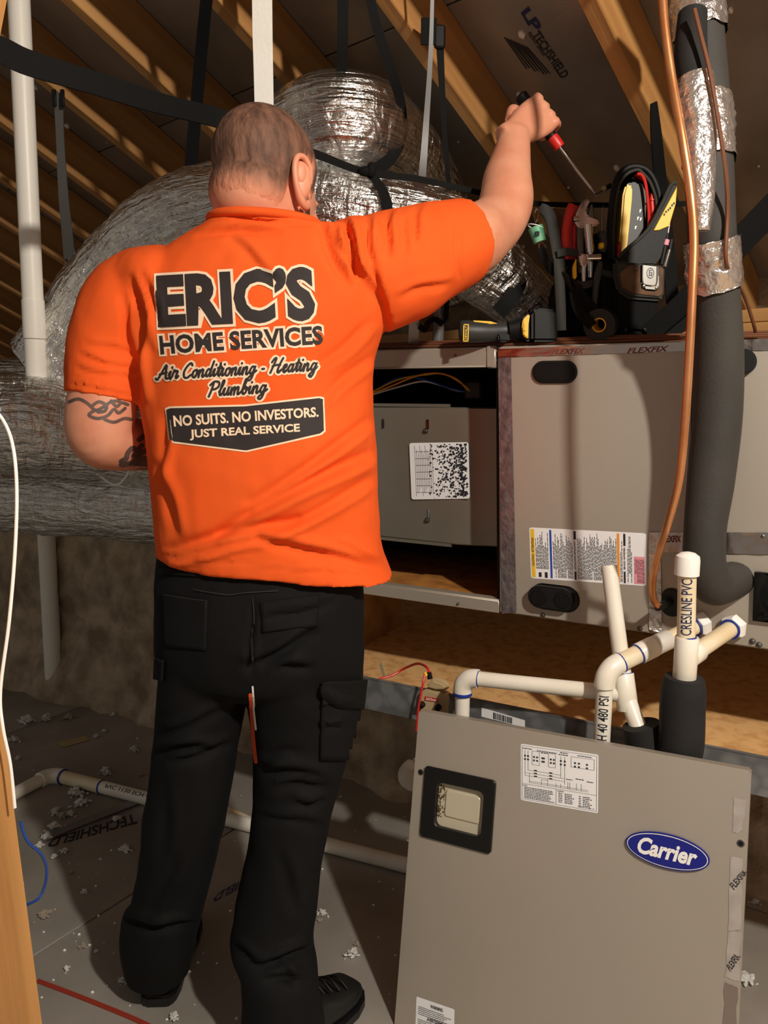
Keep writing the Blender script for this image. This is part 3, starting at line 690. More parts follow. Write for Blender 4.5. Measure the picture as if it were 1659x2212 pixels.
# ================================================================== REMOVED DOOR
TLp = P(905, 1535, 1.59); TRp = PL(1623, 1665, TLp, N); DX = (TRp-TLp); DWd = DX.length; DX.normalize()
BLp = V((TLp.x, TLp.y, 0))+N*.14+U*.038; DZ = (TLp-BLp).normalized(); DZ = (DZ-DX*DZ.dot(DX)).normalized(); DH = (TLp-BLp).length; DN = DX.cross(DZ)  # outward normal (towards camera)
BLp = TLp-DZ*DH
def dp(a, c, b=0): return BLp+DX*a+DZ*c+DN*b
def DA(x, y): q = PL(x, y, BLp, DN)-BLp; return q.dot(DX), q.dot(DZ)
dr = thing('access_door', dp(DWd/2, 0), 'removed beige metal cabinet door leaning upright in front of the drain pipes', 'door panel')
wc = [DA(920, 1658), DA(1068, 1686), DA(1061, 1838), DA(913, 1806)]
wa0, wa1 = (wc[0][0]+wc[3][0])/2+.012, (wc[1][0]+wc[2][0])/2-.012; wz0, wz1 = (wc[2][1]+wc[3][1])/2+.012, (wc[0][1]+wc[1][1])/2-.012
def dbox(g, a0, a1, c0, c1, b0, b1): return g.hexa([dp(a0, c0, b0), dp(a1, c0, b0), dp(a1, c1, b0), dp(a0, c1, b0)], [dp(a0, c0, b1), dp(a1, c0, b1), dp(a1, c1, b1), dp(a0, c1, b1)])
xs = [0, wa0, wa1, DWd]; zs = [.0, wz0, wz1, DH]; v = []; f = []
for j in range(4):
    for i in range(4): v.append(dp(xs[i], zs[j], 0))
for j in range(3):
    for i in range(3):
        if (i, j) != (1, 1): f.append((j*4+i, j*4+i+1, j*4+i+5, j*4+i+4))
k = len(v); v += [dp(a_, c_, -.028) for a_, c_ in ((0, 0), (DWd, 0), (DWd, DH), (0, DH))]
f += [(0, 3, k+1, k), (3, 15, k+2, k+1), (15, 12, k+3, k+2), (12, 0, k, k+3)]
sk = G().add(v, f).obj('door_skin', 'cabinet', dr, .0035, 3, fix=False)
g = G(); o_ = rrect((wa0+wa1)/2, (wz0+wz1)/2, wa1-wa0+.03, wz1-wz0+.03, .008); i_ = rrect((wa0+wa1)/2+.004, (wz0+wz1)/2, (wa1-wa0)-.026, (wz1-wz0)-.026, .012)
n_ = len(o_); v = [dp(a_, c_, .0005) for a_, c_ in o_]+[dp(a_, c_, .006) for a_, c_ in o_]+[dp(a_, c_, .006) for a_, c_ in i_]+[dp(a_, c_, -.012) for a_, c_ in i_]; f = []
for L in range(3):
    for k in range(n_): f.append((L*n_+k, L*n_+(k+1) % n_, (L+1)*n_+(k+1) % n_, (L+1)*n_+k))
wfr = G().add(v, f).obj('window_frame', 'rubber', dr, .0015, 1)
tag(wfr, 'black rubber window frame')
g = G().prism([dp(a_, c_, -.010) for a_, c_ in i_], DN*.003); g.obj('window_pane', 'clear', wfr)
g = G(); iw, ih = (wa1-wa0)-.05, (wz1-wz0)-.06
ic = rrect((wa0+wa1)/2+.008, (wz0+wz1)/2+.004, iw, ih, .006); ic2 = rrect((wa0+wa1)/2+.008, (wz0+wz1)/2+.004, iw-.006, ih-.006, .005)
n_ = len(ic); v = [dp(a_, c_, -.0065) for a_, c_ in ic]+[dp(a_, c_, -.0035) for a_, c_ in ic2]
f = [(k, (k+1) % n_, n_+(k+1) % n_, n_+k) for k in range(n_)]+[tuple(range(n_, 2*n_))]
G().add(v, f).obj('pane_boss', 'clear', wfr)
g = G()
for k in range(70):
    a_ = wa0+.018+abs(random.gauss(0, .008)); c_ = random.uniform(wz0+.03, wz1-.02); z_ = random.uniform(.0006, .002)
    g.add([dp(a_+z_*math.cos(t), c_+z_*1.4*math.sin(t), -.006) for t in (0, 1.2, 2.5, 3.8, 5)], [(0, 1, 2, 3, 4)])
tag(g.obj('grime', 'dirt', wfr, fix=False), kind='stuff')
def dquad(cs): return quadmap(*[PL(x, y, BLp, DN) for x, y in cs])
for x, y in ((909, 1668), (1600, 1822)):
    a_, c_ = DA(x, y); G().lathe(dp(a_, c_, 0), DN, [(0, .0065), (.001, .0062), (.0012, .004), (.0004, .0036)], 16).obj('screw_hole', 'steel', dr); G().lathe(dp(a_, c_, .0003), DN, [(0, .0036), (.0008, .0034)], 12).obj('hole', 'black', dr)
# wiring diagram
q = dquad([(1125, 1606), (1293, 1630), (1292, 1757), (1125, 1728)])
g = G(); g.add([q(s, t, .0007, DN) for s, t in rrect(.5, .5, 1, 1, .03)], [tuple(range(24))]); wd = g.obj('wiring_label', 'paper', dr, fix=False)
g = G()
def dl(x0, y0, x1, y1, w_=.004):
    if abs(x1-x0) > abs(y1-y0): rect(g, q, DN, .0012, x0, y0-w_/2, x1, y1+w_/2)
    else: rect(g, q, DN, .0012, x0-w_/2, y0, x1+w_/2, y1)
for b_ in ((.02, .03, .98, .03), (.02, .97, .98, .97), (.02, .03, .02, .97), (.98, .03, .98, .97), (.02, .3, .98, .3), (.47, .03, .47, .3)): dl(*b_)
for x, y0, y1 in ((.06, .45, .9), (.1, .55, .9), (.53, .5, .88), (.58, .4, .88), (.12, .33, .5), (.28, .33, .42), (.36, .33, .45), (.47, .33, .4), (.53, .33, .4), (.62, .33, .45), (.645, .33, .45), (.73, .33, .45), (.79, .33, .45)): dl(x, y0, x, y1)
for y, x0, x1 in ((.55, .1, .53), (.5, .06, .58), (.45, .06, .58), (.335, .12, .88), (.36, .12, .88), (.42, .28, .36), (.45, .36, .42)): dl(x0, y, x1, y)
for x0, y0, x1, y1 in ((.155, .66, .25, .9), (.37, .66, .46, .9), (.66, .72, .95, .9)): dl(x0, y0, x1, y0); dl(x0, y1, x1, y1); dl(x0, y0, x0, y1); dl(x1, y0, x1, y1)
for x in (.06, .1, .18, .22, .29, .31, .4, .44, .53, .58, .71, .76, .86):
    for y in (.74, .8): rect(g, q, DN, .0012, x-.012, y-.018, x+.012, y+.012)
for x in (.2, .4):
    for y in (.56, .51, .46): rect(g, q, DN, .0012, x-.02, y-.012, x+.02, y+.012)
tag(g.obj('wiring_diagram', 'stitch', dr, fix=False), kind='stuff')
g = G()
def words(x0, x1, y, h, lift=.0012):
    x = x0
    while x < x1: L = random.uniform(.012, .035); rect(g, q, DN, lift, x, y, min(x+L, x1), y+h); x += L+.006
for k in range(8): words(.05, random.uniform(.36, .45), .235-.026*k, .012)
for k in range(6): words(.5, .55, .23-.03*k, .012); words(.58, random.uniform(.66, .72), .23-.03*k, .013); words(.76, .79, .23-.03*k, .012); words(.81, random.uniform(.88, .95), .23-.03*k, .013)
for x0, x1, y in ((.03, .15, .92), (.22, .48, .91), (.27, .36, .885), (.5, .62, .9), (.52, .62, .935), (.74, .92, .925), (.6, .68, .49), (.72, .82, .52), (.86, .94, .5)): words(x0, x1, y, .014)
tag(g.obj('fine_print', 'ink', dr, fix=False), kind='stuff')
g = G()
for body, x0, x1, y0, h in (('NOTES', .03, .09, .262, .02), ('LEGEND', .49, .57, .262, .02), ('340274-101 REV. A', .75, .95, .05, .025)):
    v, f = textgeo(body, .01); flatgeo(g, v, f, q, DN, .0013, (x0, y0, x1, y0+h))
g.obj('lettering', 'ink', dr, fix=False)
# oval badge
q = dquad([(1350, 1786), (1531, 1822), (1532, 1890), (1351, 1848)])
ca, cc = DA(1441, 1837); bw = .5*((V(q(1, .5))-V(q(0, .5))).length); bhh = .031; tl_ = math.radians(0)
def ovl(rw, rh, b0, th, m, nm, par): return G().prism([dp(ca+rw*math.cos(6.2832*k/48), cc+rh*math.sin(6.2832*k/48), b0) for k in range(48)], DN*th).obj(nm, m, par, .001, 2)
bw *= 1.0
bd_ = ovl(bw, bhh, .0005, .006, 'logo_blue', 'badge', dr); ovl(bw*.965, bhh*.92, .0062, .0008, 'white', 'badge_ring', bd_); ovl(bw*.945, bhh*.875, .0066, .0008, 'logo_blue', 'badge_field', bd_)
mq = quadmap(dp(ca-bw*.68, cc+bhh*.50), dp(ca+bw*.70, cc+bhh*.50), dp(ca+bw*.70, cc-bhh*.42), dp(ca-bw*.68, cc-bhh*.42))
v, f = textgeo('Carrier', .035, .28); g = G(); flatgeo(g, v, f, mq, DN, .0079); g.obj('lettering', 'white', bd_, fix=False)
# tape remains on the right side
def torn(pts, nm, m, b=.001):
    out = []
    for i, (x, y) in enumerate(pts):
        x2, y2 = pts[(i+1) % len(pts)]
        for k in range(6): out.append((x+(x2-x)*k/6+random.uniform(-2.2, 2.2), y+(y2-y)*k/6+random.uniform(-2.5, 2.5)))
    vs_ = [PL(x, y, BLp, DN)+DN*b for x, y in out]; return G().add(vs_, [tuple(range(len(vs_)))]).obj(nm, m, dr, fix=False)
mat('torn_tape', (206, 198, 192), .3, .4, c2=(190, 180, 172), scale=30)
torn([(1586, 1722), (1612, 1728), (1604, 1796), (1582, 1798)], 'torn_tape', 'torn_tape'); torn([(1580, 1850), (1606, 1856), (1600, 2010), (1572, 2010)], 'torn_tape', 'torn_tape')
torn([(1572, 2012), (1600, 2012), (1596, 2120), (1566, 2110)], 'torn_tape', 'torn_tape'); torn([(1565, 2120), (1594, 2135), (1590, 2260), (1562, 2260)], 'torn_tape', 'foil_tape_flat')
for cs in ([(1604, 1880), (1616, 1882), (1586, 1922), (1576, 1910)], [(1586, 2060), (1600, 2066), (1578, 2098), (1570, 2086)]):
    q2 = dquad(cs); g = G(); v, f = textgeo('FLEXFIX', .02); flatgeo(g, v, f, quadmap(*[PL(x, y, BLp, DN) for x, y in (cs[3], cs[0], cs[1], cs[2])]), DN, .0016); g.obj('lettering', 'stitch', dr, fix=False)
# lower warning label
q = dquad([(900, 2152), (982, 2180), (981, 2262), (897, 2230)])
g = G(); g.add([q(s, t, .0007, DN) for s, t in rrect(.5, .5, 1, 1, .03)], [tuple(range(24))]); g.obj('warning_label', 'paper', dr, fix=False)
g = G(); v, f = textgeo('WARNING', .03); flatgeo(g, v, f, q, DN, .0013, (.38, .82, .7, .91)); v, f = textgeo('AVERTISSEMENT', .03); flatgeo(g, v, f, q, DN, .0013, (.3, .44, .8, .53)); g.obj('lettering', 'ink', dr, fix=False)
g = G(); 
for k in range(14):
    if k in (5, 6): continue
    words(.06, random.uniform(.7, .94), .74-.05*k+(.0 if k < 5 else 0), .018)
tag(g.obj('fine_print', 'stitch', dr, fix=False), kind='stuff')
# ================================================================== FOIL DUCTS
def duct(name, pts, label, wr=1.0, seg=84, step=.012, seed=0, rings=(), group=None):
    ctl = spline([tuple(P(x, y, Y))+(r_,) for x, y, Y, r_ in pts], 24)
    # resample by arc length
    pp = [V(c[:3]) for c in ctl]; L = [0]
    for i in range(1, len(pp)): L.append(L[-1]+(pp[i]-pp[i-1]).length)
    m = max(8, int(L[-1]/step)); out = []; k = 0
    for i in range(m+1):
        d = L[-1]*i/m
        while k < len(L)-2 and L[k+1] < d: k += 1
        t = (d-L[k])/max(1e-9, L[k+1]-L[k]); out.append(tuple(a+(b-a)*t for a, b in zip(ctl[k], ctl[k+1])))
    pp = [V(c[:3]) for c in out]; fr = frames(pp); v = []; f = []
    for i, ((T, A_, B_), p, c) in enumerate(zip(fr, pp, out)):
        s = L[-1]*i/m
        for j in range(seg):
            a_ = 6.28318*j/seg; ca_, sa_ = math.cos(a_), math.sin(a_)
            n1 = noise.noise(V((s*9+seed*7, ca_*1.1, sa_*1.1))); n2 = noise.noise(V((s*42+seed*3, ca_*2.2, sa_*2.2))); n3 = noise.noise(V((s*26, ca_*7+seed, sa_*7)))
            rr_ = c[3]*(1+wr*(.055*n1+.030*(1-2*abs(n2))+.020*(1-2*abs(n3))))
            v.append(p+(A_*ca_+B_*sa_)*rr_)
    for i in range(m):
        for j in range(seg): f.append((i*seg+j, i*seg+(j+1) % seg, (i+1)*seg+(j+1) % seg, (i+1)*seg+j))
    f.append(tuple(range(seg))[::-1]); f.append(tuple(range(m*seg, (m+1)*seg)))
    o = G().add(v, f).obj(name, 'foil_duct', None, fix=False)
    at_ = o.data.attributes.new('dc', 'FLOAT_VECTOR', 'POINT'); vals = []
    for i in range(m+1):
        for j in range(seg): vals += [L[-1]*i/m+seed*3.1, math.cos(6.28318*j/seg), math.sin(6.28318*j/seg)]
    at_.data.foreach_set('vector', vals)
    return tag(o, label, 'duct', group)
duct('flex_duct', [(530, 460, 2.10, .108), (600, 350, 2.02, .110), (685, 280, 1.91, .108), (775, 274, 1.91, .107), (850, 330, 2.06, .110), (912, 430, 2.22, .114), (985, 600, 2.42, .115)], 'fat silver foil duct bending over at the top above the others', 1.0, seed=1)
duct('flex_duct', [(130, 800, 2.25, .14), (250, 640, 2.20, .14), (390, 505, 2.05, .132), (540, 445, 1.92, .105), (700, 465, 1.88, .102), (860, 485, 1.89, .100), (980, 525, 1.92, .098), (1060, 585, 1.96, .090), (1120, 640, 1.99, .078), (1165, 688, 2.01, .080), (1180, 720, 2.06, .080)], 'silver foil duct running behind the head down to the cabinet top', 1.0, seed=2)
duct('flex_duct', [(-160, 930, 2.05, .125), (20, 915, 2.08, .13), (150, 925, 2.12, .125), (300, 955, 2.18, .12), (450, 1000, 2.25, .12)], 'crinkled silver foil duct beside the tattooed arm', 1.2, seed=3)
duct('flex_duct', [(-160, 1072, 2.30, .105), (30, 1070, 2.30, .108), (180, 1080, 2.28, .108), (330, 1092, 2.25, .108), (470, 1105, 2.25, .108)], 'lowest silver foil duct running level above the insulation', 1.2, seed=4)
duct('flex_duct', [(-120, 835, 2.75, .10), (40, 838, 2.75, .10), (170, 842, 2.75, .10), (330, 850, 2.75, .10)], 'far silver foil duct under the grey hanger strap', 1.0, seed=5)
# metal conduit standing behind the drill
cd = thing('flexible_conduit', uc(-.2, -.09, CH), 'short ribbed metal conduit standing on the cabinet top behind the shoulder', 'conduit')
c0, c1 = P(946, 742, 1.95), P(958, 470, 2.05); prof = []; Lc = (c1-c0).length
for k in range(56): prof += [(Lc*k/56, .0125), (Lc*(k+.5)/56, .0142)]
G().lathe(c0, c1-c0, prof, 16).obj('conduit', 'galv_strap', cd)
# ================================================================== STRAPS
def strap(pts, w, label, m='strap', name='hanger_strap', th=.0018, face=V((0, -1, 0)), n=8, cat='strap'):
    ws = [PPX(q[3], q[2]) if len(q) > 3 else PPX(w, q[2]) for q in pts]
    pp_ = [P(*q[:3]) for q in pts]
    if pts[0][1] < 0 and pts[0][0] > 0: pp_ = [to_roof(pp_[0], pp_[1])]+pp_; ws = ws[:1]+ws
    o = G().ribbon(pp_, ws, th, face, n).obj(name, m); return tag(o, label, cat)
strap([(-330, 20, 1.20, 50), (-40, 92, 1.35, 50), (60, 135, 1.40, 50), (200, 178, 1.48, 46), (340, 222, 1.58, 42), (480, 258, 1.70, 38), (590, 300, 1.74, 26), (690, 336, 1.755, 16), (790, 372, 1.77, 14), (900, 386, 1.785, 12), (1000, 408, 1.80, 11), (1140, 438, 1.90, 10), (1300, 443, 1.96, 10), (1480, 440, 2.02, 10)], 30, 'wide black webbing strap stretched level from the stud past the head to the tool bag')
strap([(450, -40, 1.88), (434, 120, 2.0), (422, 250, 2.08), (410, 380, 2.14)], 25, 'black webbing strap hanging down to the duct left of the head')
strap([(741, -40, 1.77), (740, 80, 1.79), (737, 182, 1.84)], 22, 'black webbing strap hanging straight onto the top of the fat duct')
strap([(792, -40, 1.72), (815, 60, 1.75), (848, 160, 1.80, 20), (868, 235, 1.86, 18), (868, 300, 1.89, 16), (850, 335, 1.86, 22), (820, 362, 1.81, 26), (800, 372, 1.775, 20)], 19, 'black webbing strap curving around the right side of the fat duct')
strap([(785, 368, 1.765, 14), (808, 385, 1.77, 16), (830, 420, 1.775, 20), (838, 460, 1.775, 22), (835, 500, 1.775, 22)], 18, 'short black strap end wrapped over the duct behind the raised sleeve')
kn = G().ell(P(790, 370, 1.765), (.018, .010, .011)).ell(P(802, 366, 1.762), (.011, .008, .016)).obj('strap_knot', 'strap'); tag(kn, 'black knot where the webbing straps tie together on the duct', 'knot')
st = thing('rafter_strap', P(952, 80, 1.8), 'thin black strap nailed to the rafter hanging beside the raised arm', 'strap')
G().ribbon([P(*q) for q in [(950, 62, 1.81), (951, 110, 1.81), (958, 250, 1.83), (966, 360, 1.86), (972, 440, 1.90), (968, 560, 1.93), (963, 700, 1.95)]], [.018, .016, .012, .011, .010, .011, .013], .0016).obj('webbing', 'strap', st)
G().box(P(950, 80, 1.805), (.024, .012, .048)).obj('anchor_plate', 'black', st, .004, 1); G().box(P(926, 68, 1.80), (.034, .004, .055)).obj('anchor_tape', 'strap', st, .001, 1)
tl2 = G().ribbon([P(*q) for q in [(955, 700, 1.95), (940, 690, 1.93), (925, 697, 1.92), (918, 712, 1.92), (905, 704, 1.92)]], .014, .0016).obj('curled_strap', 'strap'); tag(tl2, 'curled black strap end lying by the metal conduit', 'strap')
strap([(935, -40, 1.70, 7), (930, 120, 1.74, 9), (921, 260, 1.78, 12), (913, 370, 1.80, 15), (905, 470, 1.84, 18), (898, 600, 1.89, 20), (893, 742, 1.95, 22)], 16, 'narrow galvanized hanger strap running down to the cabinet top', 'galv_strap', 'metal_hanger_strap', .0008)
strap([(566, -40, 1.80, 40), (567, 60, 1.82, 40), (569, 150, 1.83, 39), (572, 300, 1.80, 38), (575, 440, 1.78, 38)], 40, 'wide white strap hanging straight down behind the head', 'white_strap', 'white_hanger_strap', .0012)
hs2 = thing('grey_hanger_strap', P(125, 205, 2.45), 'grey webbing strap with buckle holding up the far left duct', 'strap')
G().ribbon([P(*q) for q in [(126, 200, 2.44), (130, 300, 2.47), (137, 420, 2.5), (145, 500, 2.54), (150, 560, 2.58)]], [.028, .024, .030, .034, .036], .0018).obj('webbing', 'strap_grey', hs2)
G().ribbon([P(*q) for q in [(152, 560, 2.6), (140, 620, 2.6), (112, 700, 2.6), (80, 765, 2.6), (66, 800, 2.62)]], [.028, .036, .040, .040, .036], .0018).obj('sling', 'strap_grey', hs2)
G().ribbon([P(*q) for q in [(150, 575, 2.62), (160, 620, 2.65), (162, 720, 2.7), (165, 760, 2.72)]], [.022, .022, .018, .018], .0018).obj('sling', 'strap', hs2)
G().ribbon([P(*q) for q in [(152, 580, 2.65), (180, 640, 2.68), (205, 690, 2.7)]], .03, .0018).obj('sling', 'strap_grey', hs2)
G().box(P(156, 552, 2.58), (.026, .012, .055)).obj('buckle', 'steel', hs2, .003, 1)
for dx in (-9, 9): G().box(P(126+dx, 212, 2.43), (.014, .006, .05)).obj('anchor_plate', 'black', hs2, .003, 1)
strap([(1412, 222, 1.77, 14), (1418, 300, 1.82, 24), (1428, 400, 1.9, 26), (1442, 520, 1.95, 26), (1452, 640, 1.95, 26), (1455, 726, 1.95, 26)], 22, 'black strap hanging from the rafter behind the tool bag')
strap([(1700, 420, 1.62, 60), (1620, 500, 1.66, 56), (1540, 590, 1.70, 50), (1470, 660, 1.73, 44), (1400, 722, 1.76, 40)], 50, 'wide black webbing strap slanting behind the insulated hose')
strap([(1560, 640, 1.78, 34), (1490, 690, 1.78, 34), (1420, 728, 1.78, 32)], 34, 'short black strap lying at the foot of the tool bag')
strap([(1132, 560, 1.93, 20), (1122, 605, 1.90, 32), (1102, 646, 1.885, 34), (1076, 676, 1.89, 34)], 30, 'black strap wrapped round the duct end beside the drill')
# ================================================================== CORDS AT THE LEFT
c = G().tube([P(*q) for q in [(-30, 868, .86), (5, 905, .86), (27, 960, .85), (36, 1050, .84), (33, 1180, .83), (20, 1340, .82), (1, 1490, .815), (6, 1570, .81), (22, 1650, .81), (32, 1745, .81)]], .0019, 8).obj('loose_cord', 'white'); tag(c, 'thin white cord hanging loosely along the wooden stud', 'cord')
c = G().tube([P(*q) for q in [(45, 1775, .95), (58, 1815, .95), (92, 1850, .97), (101, 1890, .98), (88, 1935, .98), (64, 1952, .95), (40, 1958, .9)]], .0019, 8).obj('blue_cord', 'blue_wire'); tag(c, 'thin blue cable loop sticking out beside the wooden stud', 'cord')
c = G().tube([P(*q) for q in [(218, 1030, 2.0), (250, 1048, 1.96), (272, 1030, 1.94), (280, 1010, 1.92)]], .0028, 8).obj('cord_loop', 'white'); tag(c, 'short white cord loop below the tattooed forearm', 'cord')
g = G().ribbon([PZ(80, 2118, .002), PZ(190, 2160, .002), PZ(310, 2210, .002), PZ(400, 2260, .002)], .010, .0012, UP); tag(g.obj('red_edge_strip', 'red_line'), 'narrow rusty red strip lying on the floor by the left boot', 'strip')
# loose strip with holes by the floor pipe
g = G().ribbon([PZ(90, 1812, .004), PZ(180, 1775, .008), PZ(330, 1718, .006)], .035, .001, UP); tag(g.obj('hanger_strip', 'galv_strap'), 'loose flat galvanized strip lying in insulation fluff by the floor pipe', 'strip')
# ================================================================== INSULATION TUFTS
def tuftmesh(seed, m):
    rnd = random.Random(seed); g = G()
    for k in range(34):
        a = rnd.random()*6.283; d = abs(rnd.gauss(0, .42)); r_ = rnd.uniform(.10, .24)*(1.15-.5*min(1, d)); h = max(.02, (.55-.5*d))*rnd.random()
        X = V((math.cos(a*3), math.sin(a*3), rnd.uniform(-.4, .4))).normalized(); Y = X.orthogonal().normalized()
        g.ell((d*math.cos(a), d*math.sin(a)*.8, h+r_*.4), (r_*1.5, r_*.8, r_*.7), X, Y, X.cross(Y), 7, 5)
    for v_ in g.v: v_ += V((noise.noise(v_*9), noise.noise(v_*9+V((5, 0, 0))), noise.noise(v_*9+V((0, 5, 0)))))*.07; v_.z = max(0, v_.z)
    me = g.mesh('insulation_tuft', fix=False); me.materials.append(M[m]); return me
TM = [tuftmesh(k, 'tuft' if k < 5 else 'tuft_tan') for k in range(6)]
spots = [(290, 1620, 18), (225, 1580, 12), (208, 1592, 14), (420, 1668, 20), (165, 1715, 30), (175, 1738, 26), (150, 1760, 18), (228, 1668, 22), (232, 1672, 16), (305, 1675, 12), (120, 1755, 20), (135, 1765, 22), (100, 1810, 24), (118, 1790, 26), (85, 1828, 18), (250, 1770, 18), (140, 1840, 16), (118, 1852, 14), (272, 1835, 24), (178, 2045, 18), (208, 2057, 10), (143, 2095, 14), (95, 1980, 26), (182, 1928, 14), (155, 1885, 10), (695, 1975, 20), (762, 2062, 26), (770, 2040, 14), (690, 1990, 12), (265, 2120, 16), (30, 1600, 20), (60, 1560, 30), (100, 1555, 24), (150, 1552, 22), (290, 1990, 8), (1612, 2120, 30), (1630, 1950, 16), (245, 1545, 12), (330, 1560, 10), (375, 2200, 22), (520, 1720, 8), (40, 1640, 14)]
for i, (x, y, sz) in enumerate(spots):
    p = PZ(x, y, .001); s = sz*.5*(p-C0).length/F*1.35
    o = inst(random.choice(TM), 'insulation_tuft', Matrix.Translation(p) @ Matrix.Rotation(random.random()*6.28, 4, 'Z') @ Matrix.Diagonal((s*1.15, s, s, 1)))
    tag(o, 'loose tuft of pale blown insulation lying on the floor', 'insulation tuft', 'insulation tufts on the floor')
g = G()
for k in range(170):
    p = PZ(random.uniform(40, 900), random.uniform(1560, 2200), .0015) if k < 130 else V((random.uniform(-2, 1.2), random.uniform(1.2, 2.7), .0015))
    z = random.choice((.0015, .002, .003, .004)); g.ell(p, (z, z*.8, z*.7), su=5, sv=3)
tag(g.obj('insulation_crumbs', 'tuft', fb, smooth=False), kind='stuff')
# scraps of paper label
for x, y, w_, h_, m_ in ((150, 1603, 70, 20, 'tan'),):
    q = quadmap(PZ(x-30, y+2, .001), PZ(x+34, y-14, .001), PZ(x+44, y-4, .001), PZ(x-14, y+12, .001)); g = G(); rect(g, q, UP, .0008, 0, 0, 1, 1); tag(g.obj('paper_scrap', m_, fix=False), 'small tan paper label lying on the floor sheet', 'paper')
# ================================================================== DRILL ON THE CABINET TOP
def slabf(Y0):
    def f_(nm, pts, m, par, th, dy=0, bev=.003, segs=2):
        return G().prism([P(x, y, Y0+dy) for x, y in pts], V((0, th, 0))).obj(nm, m, par, bev, segs)
    return f_
DY = 1.80
ZT = uc(0, 0, CH).z
dl_ = thing('cordless_drill', P(1090, 738, DY), 'black and yellow cordless drill lying on its side on cabinet top', 'drill')
ax0, ax1 = P(995, 716, DY), P(1125, 722, DY+.02)
G().tube([P(992, 716, DY), P(1000, 716, DY), P(1030, 717, DY), P(1060, 717, DY+.005), P(1090, 715, DY+.01), P(1120, 713, DY+.01)], [.020, .025, .024, .022, .020, .021], 20, 5).obj('handle', 'grey_plastic', dl_)
G().tube([P(1098, 712, DY), P(1125, 709, DY), P(1135, 709, DY)], [.020, .026, .03], 18, 5).obj('neck', 'black', dl_)
slabf(DY-.03)('foot', [(1126, 690), (1136, 678), (1148, 674), (1150, 738), (1134, 736), (1126, 726)], 'black', dl_, .07, bev=.006)
slabf(DY-.037)('release_plate', [(1130, 690), (1142, 678), (1145, 680), (1142, 700), (1141, 732), (1131, 724), (1128, 705)], 'yellow', dl_, .02)
slabf(DY-.04)('release_latch', [(1131, 698), (1138, 698), (1138, 716), (1130, 716)], 'yellow', dl_, .006, bev=.002)
slabf(DY-.04)('battery', [(1149, 672), (1160, 664), (1204, 668), (1206, 738), (1149, 738)], 'black', dl_, .085, bev=.008)
q = quadmap(*[P(x, y, DY-.026) for x, y in ((1001, 700), (1013, 700), (1012, 738), (1000, 738))]); g = G()
for b_ in ((0, 0, .18, 1), (.82, 0, 1, 1), (0, 0, 1, .06), (0, .94, 1, 1)): rect(g, q, V((0, -1, 0)), 0, *b_)
g.obj('badge_border', 'yellow', dl_, fix=False); g = G(); rect(g, q, V((0, -1, 0)), -.0005, .1, .03, .9, .97); g.obj('badge', 'black', dl_, fix=False)
g = G(); v, f = textgeo('DEWALT', .02); g.add([q(.3+.4*(1-b_), .12+.76*a_, .0006, V((0, -1, 0))) for a_, b_ in v], f); g.obj('lettering', 'yellow', dl_, fix=False)
for k, pts in enumerate(([(1022, 692), (1060, 694), (1075, 699), (1060, 700), (1024, 696)],)): slabf(DY-.012)('accent', pts, 'yellow', dl_, .01, bev=.001)
slabf(DY-.024)('trigger', [(1075, 722), (1095, 718), (1105, 728), (1098, 738), (1078, 738)], 'black', dl_, .03, bev=.004)
# ================================================================== TOOL BAG
BY = 1.80
bg = thing('tool_bag', P(1310, 728, BY), 'black canvas tool pouch with brown suede flap standing on cabinet top', 'tool bag')
sl = slabf(BY)
sl('main_body', [(1238, 560), (1330, 560), (1415, 575), (1425, 610), (1423, 715), (1412, 730), (1225, 730), (1205, 700), (1205, 620)], 'canvas', bg, .11, 0, .012, 3)
sl('side_pocket', [(1298, 570), (1328, 566), (1332, 728), (1290, 728), (1292, 640)], 'canvas', bg, .05, -.025, .006, 2)
sl('pocket_trim', [(1298, 580), (1325, 586), (1325, 600), (1297, 594)], 'grey_trim', bg, .01, -.030, .002, 1)
fp = sl('front_pocket', [(1328, 600), (1425, 612), (1424, 706), (1412, 722), (1326, 718)], 'canvas', bg, .05, -.04, .010, 3)
flp = sl('flap', [(1326, 562), (1438, 574), (1436, 640), (1428, 650), (1360, 645), (1336, 630), (1327, 600)], 'grey_trim', bg, .016, -.053, .006, 2)
sl('suede_panel', [(1338, 590), (1360, 572), (1434, 578), (1432, 634), (1424, 641), (1366, 634), (1344, 620)], 'suede', flp, .004, -.056, .0015, 1)
mp_ = sl('metal_clip', [(1385, 570), (1424, 574), (1424, 618), (1418, 628), (1394, 626), (1385, 612)], 'steel', flp, .004, -.0605, .003, 2)
G().tube([P(x, y, BY-.0615) for x, y in ((1388, 572), (1388, 606), (1394, 615), (1412, 617), (1419, 610), (1420, 576))], .0014, 8, 5).obj('clip_edge', 'chrome', mp_)
g = G(); 
for k in range(24):
    a0 = 6.2832*k/24; a1 = 6.2832*(k+1)/24; c_ = (1405, 590)
    g.add([P(c_[0]+rx*math.cos(a_), c_[1]+rx*1.5*math.sin(a_), BY-.0612) for a_, rx in ((a0, 8), (a1, 8), (a1, 6.6), (a0, 6.6))], [(0, 1, 2, 3)])
for bx in ((1402, 583, 1408, 585), (1402, 583, 1404, 596), (1402, 594, 1409, 596), (1407, 588, 1409, 596), (1404.5, 588, 1409, 589.5)): g.add([P(x, y, BY-.0612) for x, y in ((bx[0], bx[1]), (bx[2], bx[1]), (bx[2], bx[3]), (bx[0], bx[3]))], [(0, 1, 2, 3)])
g.obj('emblem', 'chrome', mp_, fix=False)
for x, y in ((1391, 618), (1418, 622), (1375, 580)): G().lathe(P(x, y, BY-.060), V((0, -1, 0)), [(0, .0042), (.0015, .0036), (.0022, .002)], 12).obj('rivet', 'steel', flp)
